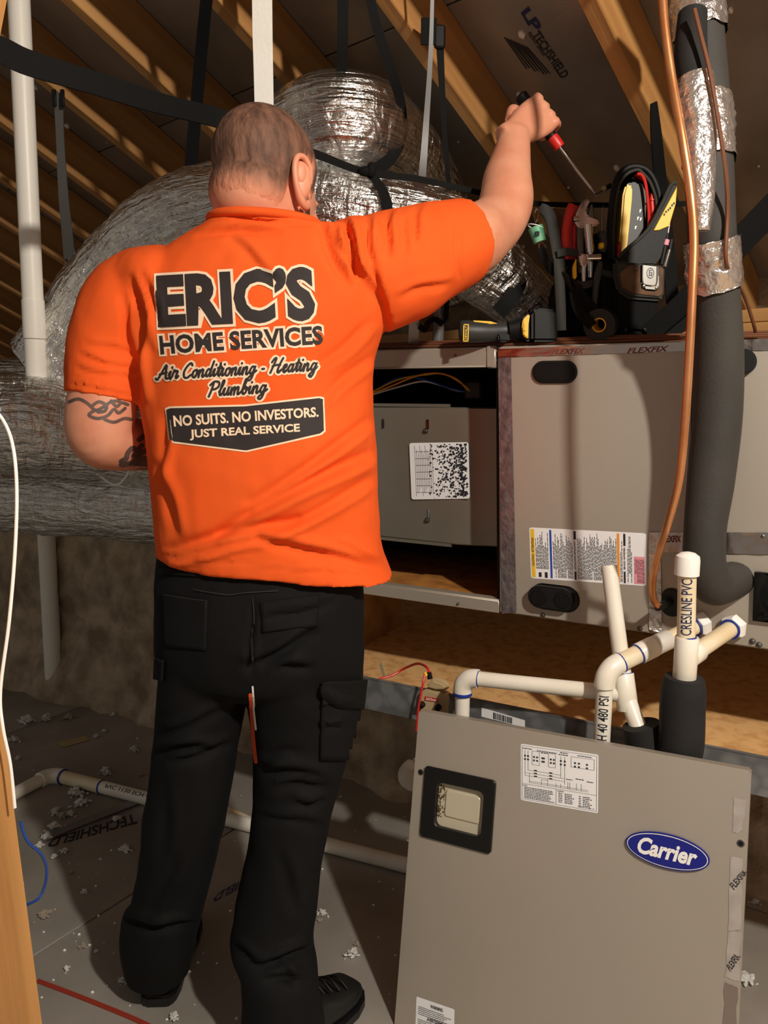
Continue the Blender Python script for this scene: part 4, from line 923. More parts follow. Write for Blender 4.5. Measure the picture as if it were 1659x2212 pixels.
for x, y in ((1351, 712), (1394, 710)): G().lathe(P(x, y, BY-.041), V((0, -1, 0)), [(0, .0042), (.0015, .0036), (.0022, .002)], 12).obj('rivet', 'grey_trim', bg)
# back panel leather peak and side
sl('leather_peak', [(1182, 448), (1228, 452), (1240, 560), (1214, 560), (1195, 500)], 'suede', bg, .008, .05, .002, 1)
sl('back_panel', [(1205, 530), (1300, 500), (1330, 560), (1330, 728), (1205, 728)], 'canvas', bg, .02, .09, .004, 1)
G().ribbon([P(*q) for q in [(1166, 448, BY+.03), (1185, 462, BY+.02), (1196, 500, BY), (1207, 560, BY-.015), (1212, 600, BY-.02)]], [.02, .026, .026, .026, .024], .003).obj('side_strap', 'grey_trim', bg)
G().ribbon([P(*q) for q in [(1206, 560, BY-.02), (1208, 600, BY-.03), (1211, 660, BY-.03), (1212, 714, BY-.03)]], [.022, .022, .022, .022], .0025).obj('belt_loop', 'grey_trim', bg)
G().ribbon([P(*q) for q in [(1204, 548, BY-.022), (1225, 544, BY-.028), (1246, 548, BY-.022)]], .016, .003).obj('tool_loop', 'grey_trim', bg)
G().ribbon([P(*q) for q in [(1243, 612, BY-.03), (1262, 616, BY-.036), (1294, 606, BY-.03)]], .015, .003).obj('tool_loop', 'grey_trim', bg)
sl('pouch_tube', [(1244, 616), (1276, 612), (1278, 720), (1246, 722)], 'canvas', bg, .03, -.024, .008, 2)
# upright meter pouch: padded arch
def arch(pts, Y0, r_, m, nm, par): return G().tube([P(x, y, Y0) for x, y in pts], r_, 12, 6).obj(nm, m, par)
op = [(1319, 560), (1318, 500), (1322, 440), (1330, 395), (1346, 370), (1368, 360), (1394, 366), (1412, 388), (1424, 425), (1426, 470), (1418, 500)]
vb = [P(x, y, BY+.02) for x, y in op]; vb2 = [p+V((0.012, .075, 0)) for p in vb]
g = G(); n_ = len(vb); vv = spline(vb, 4); vw = spline(vb2, 4); n_ = len(vv)
g.add([V(a_) for a_ in vv]+[V(a_) for a_ in vw], [(k, k+1, n_+k+1, n_+k) for k in range(n_-1)]); mpouch = g.obj('meter_pouch', 'canvas', bg, fix=False)
ms = mpouch.modifiers.new('s', 'SOLIDIFY'); ms.thickness = .009
arch(op, BY+.018, .0075, 'black', 'pouch_rim', bg); arch([(x+(7 if x < 1370 else -7), y+7) for x, y in op], BY+.013, .0035, 'grey_trim', 'zipper', bg)
sl('pouch_back', [(1330, 560), (1326, 440), (1348, 376), (1390, 372), (1418, 420), (1424, 520), (1420, 560)], 'black', bg, .006, .09, .002, 1)
# flap opened to the right with yellow lining
fl2 = sl('open_flap', [(1334, 556), (1350, 540), (1400, 500), (1432, 440), (1452, 398), (1462, 396), (1462, 420), (1452, 470), (1440, 510), (1428, 556), (1415, 572), (1340, 572)], 'black', bg, .01, -.012, .003, 2)
sl('flap_lining', [(1412, 498), (1436, 452), (1463, 402), (1460, 440), (1446, 488), (1424, 497)], 'yellow', fl2, .003, -.0155, .001, 1)
arch([(1335, 558), (1352, 540), (1398, 498), (1428, 444), (1448, 402), (1460, 394)], BY-.014, .0042, 'grey_trim', 'zipper', fl2)
g = G()
for k, (x, y) in enumerate(((1433, 462), (1437, 456), (1442, 452), (1446, 448), (1450, 442), (1454, 438))):
    g.add([P(a_, b_, BY-.0165) for a_, b_ in ((x, y), (x+3, y-2), (x+4, y+3), (x+1, y+4))], [(0, 1, 2, 3)])
g.obj('flap_marks', 'ink', fl2, fix=False)
# ---- tools in the bag
mt = thing('test_meter', P(1365, 540, BY+.03), 'yellow and dark grey test meter in the open zip pouch', 'meter')
sl('meter_case', [(1352, 398), (1364, 392), (1390, 394), (1398, 420), (1392, 540), (1352, 545)], 'grey_plastic', mt, .045, .03, .004, 2)
sl('yellow_side', [(1337, 540), (1346, 420), (1352, 399), (1362, 396), (1367, 404), (1366, 430), (1356, 530), (1350, 552), (1340, 556)], 'yellow', mt, .045, .022, .004, 2)
sl('meter_knob', [(1363, 382), (1378, 380), (1380, 394), (1364, 394)], 'black', mt, .02, .035, .003, 1)
sl('red_corner', [(1334, 530), (1342, 520), (1343, 545), (1334, 556)], 'red', mt, .012, .012, .002, 1)
g = G()
for k, (x, y) in enumerate(((1382, 452), (1377, 468), (1383, 470), (1372, 488))): g.add([P(a_, b_, BY+.0293) for a_, b_ in ((x, y), (x+4, y), (x+1, y+7), (x-1, y+7))], [(0, 1, 2, 3)])
g.obj('meter_marks', 'white', mt, fix=False)
ml = thing('meter_leads', P(1400, 520, BY+.03), 'red test leads tucked beside the meter in the pouch', 'leads')
G().tube([P(x, y, BY+.012) for x, y in ((1376, 376), (1386, 378), (1394, 395), (1399, 430), (1402, 470), (1401, 500))], .0036, 8).obj('lead', 'red', ml)
sl('lead_plug', [(1372, 374), (1394, 372), (1396, 388), (1388, 384)], 'red', ml, .02, .02, .003, 1)
G().tube([P(x, y, BY+.02) for x, y in ((1408, 418), (1408, 434), (1410, 470), (1408, 500))], [.003, .005, .0055, .005], 10, 5).obj('probe', 'red', ml)
G().lathe(P(1408, 434, BY+.02), UP, [(0, .0075), (.003, .0075)], 12).obj('probe_guard', 'red', ml)
pl1 = thing('pliers', P(1225, 560, BY-.01), 'pliers with worn red handle standing in the bag', 'pliers')
G().tube([P(x, y, BY-.012) for x, y in ((1235, 442), (1230, 458), (1223, 490), (1222, 520), (1225, 560))], [.008, .0095, .0095, .0095, .008], 12, 6).obj('handle', 'red', pl1)
G().tube([P(x, y, BY+.012) for x, y in ((1246, 446), (1241, 470), (1240, 510), (1238, 560))], [.007, .0085, .009, .008], 12, 6).obj('handle', 'red', pl1)
wr_ = thing('adjustable_wrench', P(1270, 520, BY), 'chrome adjustable wrench with open jaw upward in the bag', 'wrench')
sl('jaw_head', [(1240, 478), (1246, 458), (1256, 436), (1266, 428), (1275, 430), (1274, 436), (1266, 452), (1270, 466), (1284, 472), (1296, 476), (1294, 486), (1270, 492), (1250, 492)], 'chrome', wr_, .014, -.012, .003, 2)
sl('lower_jaw', [(1268, 470), (1276, 440), (1281, 440), (1284, 468), (1296, 474), (1290, 480)], 'steel', wr_, .012, -.008, .002, 1)
sl('handle', [(1246, 488), (1262, 490), (1262, 590), (1250, 590)], 'steel', wr_, .009, -.006, .002, 1)
G().cyl(P(1238, 474, BY-.014), P(1250, 472, BY-.014), .0065).obj('thumb_screw', 'chrome', wr_)
nd = thing('socket_driver', P(1270, 600, BY-.03), 'chrome socket shaft standing in front of the wrench', 'socket tool')
G().cyl(P(1270, 486, BY-.03), P(1275, 546, BY-.03), .0098, .0092).obj('socket', 'chrome', nd); G().cyl(P(1275, 546, BY-.03), P(1276, 600, BY-.03), .006).obj('shaft', 'chrome', nd)
rt = thing('ratchet', P(1262, 610, BY-.04), 'chrome ratchet with sideways head hooked in the front loop', 'ratchet')
G().tube([P(x, y, BY-.042) for x, y in ((1261, 608), (1261, 580), (1263, 556))], [.0045, .0055, .0075], 12, 5).obj('handle', 'chrome', rt); sl('head', [(1252, 548), (1274, 548), (1272, 568), (1262, 582), (1252, 568)], 'chrome', rt, .016, -.05, .004, 2); G().cyl(P(1268, 557, BY-.046), P(1297, 556, BY-.046), .0075).obj('drive_end', 'chrome', rt)
yk = thing('utility_knife', P(1242, 600, BY-.035), 'yellow knife handle beside the ratchet', 'knife'); sl('handle', [(1238, 576), (1246, 556), (1247, 600), (1238, 606)], 'yellow', yk, .012, -.045, .003, 1)
nt2 = thing('nut_driver', P(1300, 560, BY-.02), 'grey handled nut driver with shaft upward in the bag', 'screwdriver')
G().cyl(P(1301, 450, BY-.01), P(1300, 500, BY-.012), .003).obj('shaft', 'steel', nt2); G().tube([P(x, y, BY-.014) for x, y in ((1300, 500), (1300, 508), (1302, 514), (1302, 530), (1300, 545))], [.008, .010, .0085, .0095, .008], 10, 4).obj('handle', 'grey_plastic', nt2); sl('label_band', [(1294, 524), (1306, 522), (1306, 536), (1294, 538)], 'yellow', nt2, .012, -.026, .003, 1)
sd2 = thing('black_screwdriver', P(1292, 620, BY-.03), 'black handled screwdriver in the middle tool loop', 'screwdriver'); G().tube([P(x, y, BY-.04) for x, y in ((1297, 566), (1292, 590), (1287, 620), (1284, 660))], [.006, .008, .0075, .006], 12, 5).obj('handle', 'grey_plastic', sd2)
pn = thing('pen_tools', P(1435, 560, BY), 'slim silver and black probe standing right of the flap', 'probe')
G().tube([P(x, y, BY+.005) for x, y in ((1448, 478), (1444, 496), (1440, 515), (1436, 535), (1428, 572))], [.002, .004, .0055, .0065, .006], 10, 5).obj('barrel', 'black', pn); G().cyl(P(1447, 480, BY+.004), P(1442, 504, BY+.004), .003, .005).obj('tip', 'chrome', pn); G().cyl(P(1440, 518, BY+.004), P(1437, 530, BY+.004), .0068).obj('band', 'pink', pn)
p2 = thing('bit_holder', P(1442, 560, BY), 'small chrome bit holder clipped at the right side of bag', 'bit holder'); G().cyl(P(1446, 540, BY-.002), P(1436, 575, BY-.002), .005).obj('holder', 'chrome', p2); G().cyl(P(1450, 518, BY+.01), P(1446, 540, BY+.01), .007).obj('cap', 'black', p2)
sc = thing('small_screwdriver', P(1300, 420, BY+.06), 'small screwdriver with tan band poking out behind the pouch', 'screwdriver'); G().cyl(P(1320, 400, BY+.06), P(1303, 410, BY+.06), .0055).obj('handle', 'black', sc); G().cyl(P(1308, 406, BY+.0595), P(1301, 411, BY+.0595), .0062).obj('band', 'tan', sc); G().cyl(P(1302, 411, BY+.06), P(1286, 420, BY+.06), .0022).obj('tip', 'steel', sc)
# little mint pail on a clip
mp2 = thing('mint_pail_charm', P(1160, 522, BY), 'mint green mini pail charm with dark clover hanging from the bag clip', 'key charm')
ax_ = (P(1166, 522, BY)-P(1157, 492, BY)).normalized(); top = P(1157, 490, BY); Lp = (P(1165, 523, BY)-top).length
G().lathe(top, ax_, [(0, .0178), (0, .0165), (.003, .0160), (.003, .0172), (Lp, .0142), (Lp+.0005, .001)], 24).obj('pail', 'mint', mp2)
G().tube([top+V((.0175*math.cos(t), .0175*math.sin(t)*1, .0045*math.cos(t)*-1)) for t in [6.2832*k/12 for k in range(13)]], .0012, 6, 3).obj('rim', 'white', mp2)
g = G(); cc_ = P(1161, 504, BY-.0178)
for t in (.8, 2.35, 3.9, 5.45): g.ell(cc_+V((.0032*math.cos(t), 0, .0032*math.sin(t))), (.0028, .0012, .0028), su=10, sv=6)
g.ell(cc_-V((0, 0, .005)), (.0008, .001, .003), su=6, sv=4); g.obj('clover', 'ink', mp2)
G().tube([P(x, y, BY) for x, y in ((1157, 478), (1153, 466), (1158, 452), (1163, 458), (1160, 474), (1156, 482))], .0016, 6, 4).obj('clip', 'chrome', mp2)
G().tube([P(x, y, BY) for x, y in ((1166, 524), (1164, 534), (1172, 538), (1176, 530), (1170, 524))], .0016, 6, 4).obj('ring', 'wire_brown', mp2)
ky = G().ribbon([P(*q) for q in [(1168, 535, BY-.005), (1176, 556, BY-.008), (1190, 580, BY-.012), (1206, 592, BY-.018)]], [.014, .018, .020, .018], .002).obj('lanyard', 'strap'); tag(ky, 'dark lanyard strap hanging from the mint pail to the bag', 'strap')
# tape roll in front of the bag
tr = thing('tape_roll', P(1300, 722, BY-.06), 'black electrical tape roll on a strap at the foot of the bag', 'tape')
G().pipe(P(1294, 702, BY-.075), P(1304, 698, BY-.035), .0345, .0150, 36).obj('roll', 'rubber', tr); G().pipe(P(1293.6, 702.2, BY-.0755), P(1304, 698, BY-.035), .0155, .013, 30).obj('core', 'yellow', tr)
G().ribbon([P(*q) for q in [(1243, 620, BY-.04), (1262, 650, BY-.045), (1288, 676, BY-.06)]], [.024, .026, .026], .002).obj('hanging_strap', 'strap', tr)
G().ribbon([P(*q) for q in [(1238, 630, BY-.045), (1250, 670, BY-.06), (1280, 704, BY-.08)]], [.018, .022, .022], .002).obj('hanging_strap', 'strap', tr)
cb_ = thing('cable_bundle', P(1222, 610, BY-.04), 'tangle of thin black cord hanging from the left of the bag', 'cord')
for k in range(4): G().tube([P(x+3*k, y+2*k, BY-.035-.003*k) for x, y in ((1216, 586), (1222, 605), (1232, 624), (1240, 612), (1228, 596))], .0018, 6, 5).obj('strand', 'black', cb_)
# ================================================================== PERSON
def proj(p):
    v_ = p-C0; w_ = v_.dot(fw); return IW/2+F*v_.dot(CR)/w_, IH/2-F*v_.dot(CU)/w_
def remesh(g, voxel, it, name):
    me = g.mesh(name, smooth=False); o = bpy.data.objects.new('tmp', me); col.objects.link(o)
    m_ = o.modifiers.new('r', 'REMESH'); m_.mode = 'VOXEL'; m_.voxel_size = voxel; m_.adaptivity = 0
    s_ = o.modifiers.new('s', 'SMOOTH'); s_.factor = .5; s_.iterations = it
    dg = bpy.context.evaluated_depsgraph_get(); out = bpy.data.meshes.new_from_object(o.evaluated_get(dg)); out.name = name
    bpy.data.objects.remove(o); bpy.data.meshes.remove(me); return out
def ring(xl, yl, xr, yr, Y, hd, p=2.3, seg=44, sc=1.0):
    a = P(xl, yl, Y); b = P(xr, yr, Y); c = (a+b)/2; A = (b-a)/2*sc; B = V((0, hd*sc, 0)); out = []
    for k in range(seg):
        t = 2*math.pi*k/seg; ct, st_ = math.cos(t), math.sin(t)
        out.append(c+A*(math.copysign(abs(ct)**(2/p), ct))+B*(math.copysign(abs(st_)**(2/p), st_)))
    return out
def smooth_rings(rs, n=5, seg=44, p=2.3, sc=1.0): return [ring(*r_, p, seg, sc) for r_ in spline(rs, n)]
def displace(me, folds, amp_noise=.0, fscale=9, seed=0, minface=.05):
    me.update(); nrm = [v_.normal.copy() for v_ in me.vertices]
    for v_, n_ in zip(me.vertices, nrm):
        vd = (C0-v_.co).normalized(); fc = n_.dot(vd)
        d_ = 0
        if amp_noise: d_ += amp_noise*noise.fractal(v_.co*fscale+V((seed, 0, 0)), .8, 2, 3)
        if fc > minface:
            x, y = proj(v_.co); k = min(1, fc*1.6)
            for (x0, y0, x1, y1, w_, dp_) in folds:
                if not (min(x0, x1)-3.5*w_ < x < max(x0, x1)+3.5*w_ and min(y0, y1)-3.5*w_ < y < max(y0, y1)+3.5*w_): continue
                ex, ey = x1-x0, y1-y0; L2 = ex*ex+ey*ey; t = ((x-x0)*ex+(y-y0)*ey)/L2; L = math.sqrt(L2)
                tt_ = min(1, max(0, t)); ov = abs(t-tt_)*L
                sd_ = ((x-x0)*ey-(y-y0)*ex)/L + 4*math.sin(t*5+x0)
                tp = math.sin(math.pi*min(1, max(0, .08+.84*tt_)))**.6*math.exp(-(ov/w_)**2)
                d_ += k*dp_*tp*(-math.exp(-(sd_/w_)**2)+.8*math.exp(-((sd_-1.7*w_)/w_)**2))
        v_.co += n_*d_
    me.update()
def clothe(me, name, m, parent):
    c = V((0, 0, 0))
    for v_ in me.vertices: c += v_.co
    c /= len(me.vertices); me.transform(Matrix.Translation(-c)); me.materials.append(M[m]); me.shade_smooth()
    return link(bpy.data.objects.new(name, me), Matrix.Translation(c), parent)
def bvh_of(me): return BVHTree.FromPolygons([v_.co.copy() for v_ in me.vertices], [tuple(p_.vertices) for p_ in me.polygons])
def hit(bv, x, y, lift):
    d_ = ray(x, y).normalized(); h_ = bv.ray_cast(C0, d_)
    if h_[0] is None: return None
    n_ = h_[1]; n_ = n_ if n_.dot(d_) < 0 else -n_
    return h_[0]+n_*lift
def drape(name, v2, f2, pxmap, bv, lift, m, parent, solid=0):
    pts = [hit(bv, *pxmap(*q), lift) for q in v2]; g = G(); fs_ = [f_ for f_ in f2 if all(pts[i] is not None for i in f_)]
    g.add([p_ if p_ is not None else V((0, 0, 0)) for p_ in pts], fs_)
    used = sorted({i for f_ in fs_ for i in f_}); rm = {i: k for k, i in enumerate(used)}
    if not used: return None
    g2 = G().add([g.v[i] for i in used], [tuple(rm[i] for i in f_) for f_ in fs_]); o = g2.obj(name, m, parent, fix=False)
    if solid: s_ = o.modifiers.new('s', 'SOLIDIFY'); s_.thickness = solid; s_.offset = 0
    return o
def drape_text(body, cs, bold, bv, lift, m, parent, shear=0, cuts=.16):
    v_, f_ = textgeo(body, bold, shear, cuts); TL, TR, BR, BL = cs
    def mp(s, t): return ((BL[0]*(1-s)+BR[0]*s)*(1-t)+(TL[0]*(1-s)+TR[0]*s)*t, (BL[1]*(1-s)+BR[1]*s)*(1-t)+(TL[1]*(1-s)+TR[1]*s)*t)
    return drape('lettering', v_, f_, mp, bv, lift, m, parent)
def drape_stroke(pl, w, bv, lift, m, parent, name, n=6, closed_w=None):
    """one mesh of draped strokes; pl = list of pixel polylines"""
    g = G()
    for line in pl:
        sp = spline(line, n) if len(line) > 2 else spline(line, 6); L = []; R = []
        for i in range(len(sp)):
            a = sp[max(i-1, 0)]; b = sp[min(i+1, len(sp)-1)]; tx, ty = b[0]-a[0], b[1]-a[1]; q = math.hypot(tx, ty) or 1
            ww = w/2; L.append(hit(bv, sp[i][0]-ty/q*ww, sp[i][1]+tx/q*ww, lift)); R.append(hit(bv, sp[i][0]+ty/q*ww, sp[i][1]-tx/q*ww, lift))
        for i in range(len(sp)-1):
            q = (L[i], L[i+1], R[i+1], R[i])
            if all(p_ is not None for p_ in q): g.add(q, [(0, 1, 2, 3)])
        for e_ in (0, -1):      # round ends
            c = hit(bv, sp[e_][0], sp[e_][1], lift)
            if c is not None:
                rim = [hit(bv, sp[e_][0]+w/2*math.cos(t), sp[e_][1]+w/2*math.sin(t), lift) for t in [6.2832*k/10 for k in range(10)]]
                if all(p_ is not None for p_ in rim): g.add(rim, [tuple(range(10))])
    return g.obj(name, m, parent, fix=False) if g.v else None
def patch(cs, nu=14, nv=14):
    TL, TR, BR, BL = cs; v_ = []; f_ = []
    for i in range(nu+1):
        for j in range(nv+1):
            s, t = i/nu, j/nv; v_.append(((TL[0]*(1-s)+TR[0]*s)*(1-t)+(BL[0]*(1-s)+BR[0]*s)*t, (TL[1]*(1-s)+TR[1]*s)*(1-t)+(BL[1]*(1-s)+BR[1]*s)*t))
    for i in range(nu):
        for j in range(nv): k = i*(nv+1)+j; f_.append((k, k+1, k+nv+2, k+nv+1))
    return v_, f_
TY = 1.50
man = thing('person', V((-.26, 1.49, 0)), 'man seen from behind in orange T-shirt and black trousers reaching up with a screwdriver', 'person')
TORSO = [(345, 1196, 848, 1250, TY, .150), (338, 1150, 824, 1185, TY, .152), (331, 1060, 818, 1080, TY, .150), (323, 960, 812, 970, TY, .146), (306, 870, 808, 880, TY+.005, .142), (290, 780, 812, 790, TY+.01, .142), (280, 700, 832, 700, TY+.015, .142), (286, 640, 858, 620, TY+.02, .136), (312, 580, 862, 545, TY+.02, .122), (370, 532, 800, 500, TY+.02, .108), (430, 502, 716, 498, TY+.02, .104), (460, 482, 692, 494, TY+.01, .106)]
LEGL = [(350, 1400, 545, 1400, TY, .115), (345, 1477, 532, 1477, TY, .108), (330, 1624, 513, 1624, TY, .095), (312, 1775, 488, 1775, TY+.005, .085), (290, 1938, 445, 1938, TY+.015, .08), (268, 1980, 434, 1980, TY+.02, .082), (266, 2047, 420, 2047, TY+.025, .078), (272, 2080, 412, 2080, TY+.03, .074), (280, 2106, 406, 2106, TY+.03, .070)]
LEGR = [(535, 1400, 786, 1400, TY, .118), (535, 1477, 786, 1477, TY, .112), (548, 1613, 760, 1613, TY-.005, .1), (543, 1775, 713, 1775, TY-.02, .088), (514, 1938, 686, 1938, TY-.05, .082), (499, 2036, 675, 2036, TY-.075, .083), (524, 2101, 686, 2101, TY-.10, .084), (526, 2235, 700, 2235, TY-.12, .094)]
HIPS = [(350, 1190, 780, 1215, TY, .132), (340, 1290, 787, 1300, TY, .142), (338, 1380, 788, 1380, TY, .142), (342, 1450, 787, 1450, TY, .125), (370, 1490, 770, 1490, TY, .08)]
# ---- head frame
hy, hp = math.radians(25), math.radians(18)
hf = V((math.sin(hy)*math.cos(hp), math.cos(hy)*math.cos(hp), -math.sin(hp))); hx = hf.cross(UP).normalized(); hz = hx.cross(hf)
HC = P(576, 398, 1.535); HS = 1.13
def hl(x, y, z): return HC+(hx*x+hf*y+hz*z)*HS
core = G()
def hell(c, r_): core.ell(hl(*c), [q*HS for q in r_], hx, hf, hz, 28, 18)
hell((0, -.014, .028), (.078, .095, .084)); hell((0, .035, -.010), (.066, .068, .085)); hell((0, .040, -.066), (.056, .056, .048)); hell((0, .082, -.092), (.026, .022, .022))
hell((0, .088, .012), (.052, .017, .012)); hell((0, -.035, -.045), (.066, .066, .06))
for s in (-1, 1): hell((s*.035, .078, -.03), (.026, .024, .026)); hell((s*.033, .094, -.004), (.014, .010, .008))
core.tube([hl(0, .098, .004), hl(0, .114, -.018), hl(0, .122, -.034), hl(0, .106, -.044)], [.008, .012, .017, .012], 14, 5)
hell((0, .100, -.062), (.026, .012, .006)); hell((0, .098, -.072), (.024, .013, .007))
nb = P(580, 525, TY+.045)
n1 = hl(0, -.012, -.055); core.tube([hl(0, -.016, -.01), n1, (n1+nb)/2+V((0, 0, .01)), nb+V((0, 0, .01)), nb-V((0, 0, .06))], [.074, .0755, .077, .078, .080], 28, 6)
# torso, hips, legs just inside the clothes
core.rings(smooth_rings(TORSO[1:-3], 3, 32, 2.2, .84)); core.rings(smooth_rings(HIPS[:-1], 3, 32, 2.2, .84)); core.rings(smooth_rings(LEGL, 3, 24, 2.0, .70)); core.rings(smooth_rings(LEGR, 3, 24, 2.0, .70))
# ---- arms
sR = P(838, 572, TY+.02); hemR = P(1004, 524, 1.60); elR = P(1082, 468, 1.705); foR = P(1096, 385, 1.765); wrR = P(1112, 288, 1.82)
core.tube([sR+V((0, .01, .0)), P(930, 535, 1.56), hemR, P(1050, 500, 1.665), elR, P(1094, 430, 1.735), foR, P(1106, 330, 1.80), wrR], [.066, .068, .073, .064, .058, .058, .0525, .041, .034], 26, 6)
sL = P(268, 640, TY+.02); elL = P(214, 938, 1.475); wrL = P(392, 978, 1.73)
core.tube([sL, P(238, 760, TY), P(224, 860, 1.485), P(214, 915, 1.475), P(222, 945, 1.485), P(262, 955, 1.54), P(320, 965, 1.62), wrL], [.066, .063, .0655, .063, .060, .058, .050, .034], 26, 6)
fing = G()
def hand(o, ax, ay, az, sc, curl=1.0):
    ax = ax.normalized(); ay = (ay-ax*ay.dot(ax)).normalized(); z_ = ax.cross(ay); az = z_ if z_.dot(az) > 0 else -z_
    def L(x, y, z): return o+(ax*x+ay*y+az*z)*sc
    rs = []
    for x, wd_, th_, zc_ in ((-.03, .031, .029, 0), (.0, .030, .026, 0), (.025, .036, .022, -.002), (.055, .043, .021, -.003), (.08, .044, .018, -.004), (.097, .041, .013, -.006)):
        rs.append([L(x, wd_*math.copysign(abs(math.cos(t))**.8, math.cos(t)), zc_+th_*math.copysign(abs(math.sin(t))**.8, math.sin(t))) for t in [6.2832*k/20 for k in range(20)]])
    core.rings(rs); core.ell(L(.035, -.026, -.012), (.022*sc, .018*sc, .017*sc))
    for yk, r_, s_ in ((-.032, .0098, 1.0), (-.0105, .0102, 1.08), (.0115, .0097, 1.02), (.0315, .0086, .85)):
        if curl > .5: pts = [L(.082, yk, -.004), L(.100, yk, -.006), L(.113, yk, -.020), L(.120*1, yk, -.040*s_), L(.109, yk, -.056*s_), L(.094, yk, -.058*s_), L(.080, yk, -.050*s_), L(.076, yk, -.040*s_)]
        else: pts = [L(.082, yk, -.004), L(.105*s_, yk*1.05, -.008), L(.130*s_, yk*1.08, -.02), L(.150*s_, yk*1.08, -.038), L(.162*s_, yk*1.06, -.056), L(.166*s_, yk*1.05, -.068)]
        rr_ = [r_]*2+[r_*1.03]*(len(pts)-5)+[r_*.95, r_*.88, r_*.55]
        fing.tube(pts, [q*sc for q in rr_], 14, 5)
        core.ell(L(.094, yk, .004), (.011*sc,)*3)
    pts = [L(.022, -.030, -.012), L(.045, -.046, -.022), L(.066, -.046, -.040), L(.086, -.036, -.054), L(.096, -.026, -.058)] if curl > .5 else [L(.022, -.030, -.012), L(.048, -.050, -.018), L(.075, -.058, -.026), L(.098, -.056, -.034), L(.108, -.054, -.036)]
    fing.tube(pts, [.0135*sc, .0125*sc, .0115*sc, .0105*sc, .006*sc], 14, 5)
    return L
hax = P(1196, 226, 1.855)-P(1110, 288, 1.815); hay = P(1265, 390, 1.84)-P(1140, 178, 1.86)
LH = hand(wrR, hax, hay, V((0, -1, .35)), 1.06)
hand(wrL, V((.86, .42, .12)), V((-.05, .25, -1)), V((-.2, 1, .2)), 1.0, 0)
body = remesh(core, .0045, 9, 'body')
# ---- hair and beard shells taken from the scalp, before fingers and ears join
def inv_head(p): d_ = (p-HC)/HS; return d_.dot(hx), d_.dot(hf), d_.dot(hz)
def sm(a, b, x): t = min(1, max(0, (x-a)/(b-a))); return t*t*(3-2*t)
def hairline(x, y):
    l_ = -.078+.10*sm(-.045, -.01, y)+.015*sm(-.01, .02, y)
    l_ -= .05*sm(.018, .028, y)*(1-sm(.04, .05, y)); return l_+.05*sm(.045, .075, y)+.02*sm(.07, .09, y)
def dens_hair(p):
    x, y, z = inv_head(p)
    if abs(x) > .1 or z < -.11 or z > .2: return 0
    return sm(0, .05 if y < -.02 else .02, z-hairline(x, y)+.006*noise.noise(p*90))
def dens_beard(p):
    x, y, z = inv_head(p)
    if abs(x) > .1 or z > 0 or z < -.14: return 0
    return sm(.012, .032, y)*sm(-.135, -.10, z)*(1-sm(-.055, -.035, z-.035*(abs(x) > .045)*sm(.06, .02, y)))
body.update()
def shell(fn, nm, m, th):
    dn = [0]*len(body.vertices); near = [(v_.co-HC).length < .19 for v_ in body.vertices]
    for i, v_ in enumerate(body.vertices):
        if near[i]: dn[i] = fn(v_.co)
    fs_ = [tuple(p_.vertices) for p_ in body.polygons if all(near[i] for i in p_.vertices) and max(dn[i] for i in p_.vertices) > .02]
    used = sorted({i for f_ in fs_ for i in f_}); rm = {i: k for k, i in enumerate(used)}
    vs_ = [body.vertices[i].co+body.vertices[i].normal*(-.001+.0016*min(1, dn[i]*6)+th*dn[i]) for i in used]
    o = G().add(vs_, [tuple(rm[i] for i in f_) for f_ in fs_]).obj(nm, m, man, fix=False)
    at_ = o.data.attributes.new('dens', 'FLOAT', 'POINT'); at_.data.foreach_set('value', [dn[i] for i in used]); o.data.shade_smooth(); return o
shell(dens_hair, 'hair', 'hair', .0045); shell(dens_beard, 'beard', 'beard', .006)
# ---- ears, fingers join the body mesh
def ear(s):
    o = hl(s*.076, -.006, -.016); X = (hx*s*.80-hf*.60).normalized(); Z = (hz*.97-hf*.2).normalized(); Y = Z.cross(X)   # X out and back, Y along the head
    Yf = hf-X*hf.dot(X); Yf.normalize()
    e = lambda y, z, x: o+(Yf*y+Z*z+X*x)*HS
    fing.tube([e(.012, .006, .004), e(.008, .026, .010), e(-.006, .036, .016), e(-.020, .028, .022), e(-.024, .008, .024), e(-.018, -.014, .020), e(-.006, -.030, .013), e(.006, -.034, .006), e(.010, -.022, .003)], [.004, .005, .0055, .0055, .0055, .0055, .0075, .007, .004], 12, 5)
    fing.ell(e(-.006, .004, .011), (.017*HS, .030*HS, .0055*HS), Yf, Z, X, 18, 10); fing.ell(e(-.010, .012, .014), (.010*HS, .018*HS, .006*HS), Yf, Z, X, 14, 8)
ear(1); ear(-1)
bm = bmesh.new(); bm.from_mesh(body); fm = fing.mesh('f'); bm.from_mesh(fm); bpy.data.meshes.remove(fm); bm.to_mesh(body); bm.free()
bb = bvh_of(body); bo = clothe(body, 'body', 'skin', man)
for s in (-1, 1):
    G().ell(hl(s*.032, .096, -.006), (.011, .011, .011), hx, hf, hz, 16, 10).obj('eye', 'white', man); G().ell(hl(s*.032, .1045, -.006), (.0048, .003, .0048), hx, hf, hz, 12, 8).obj('iris', 'black', man)
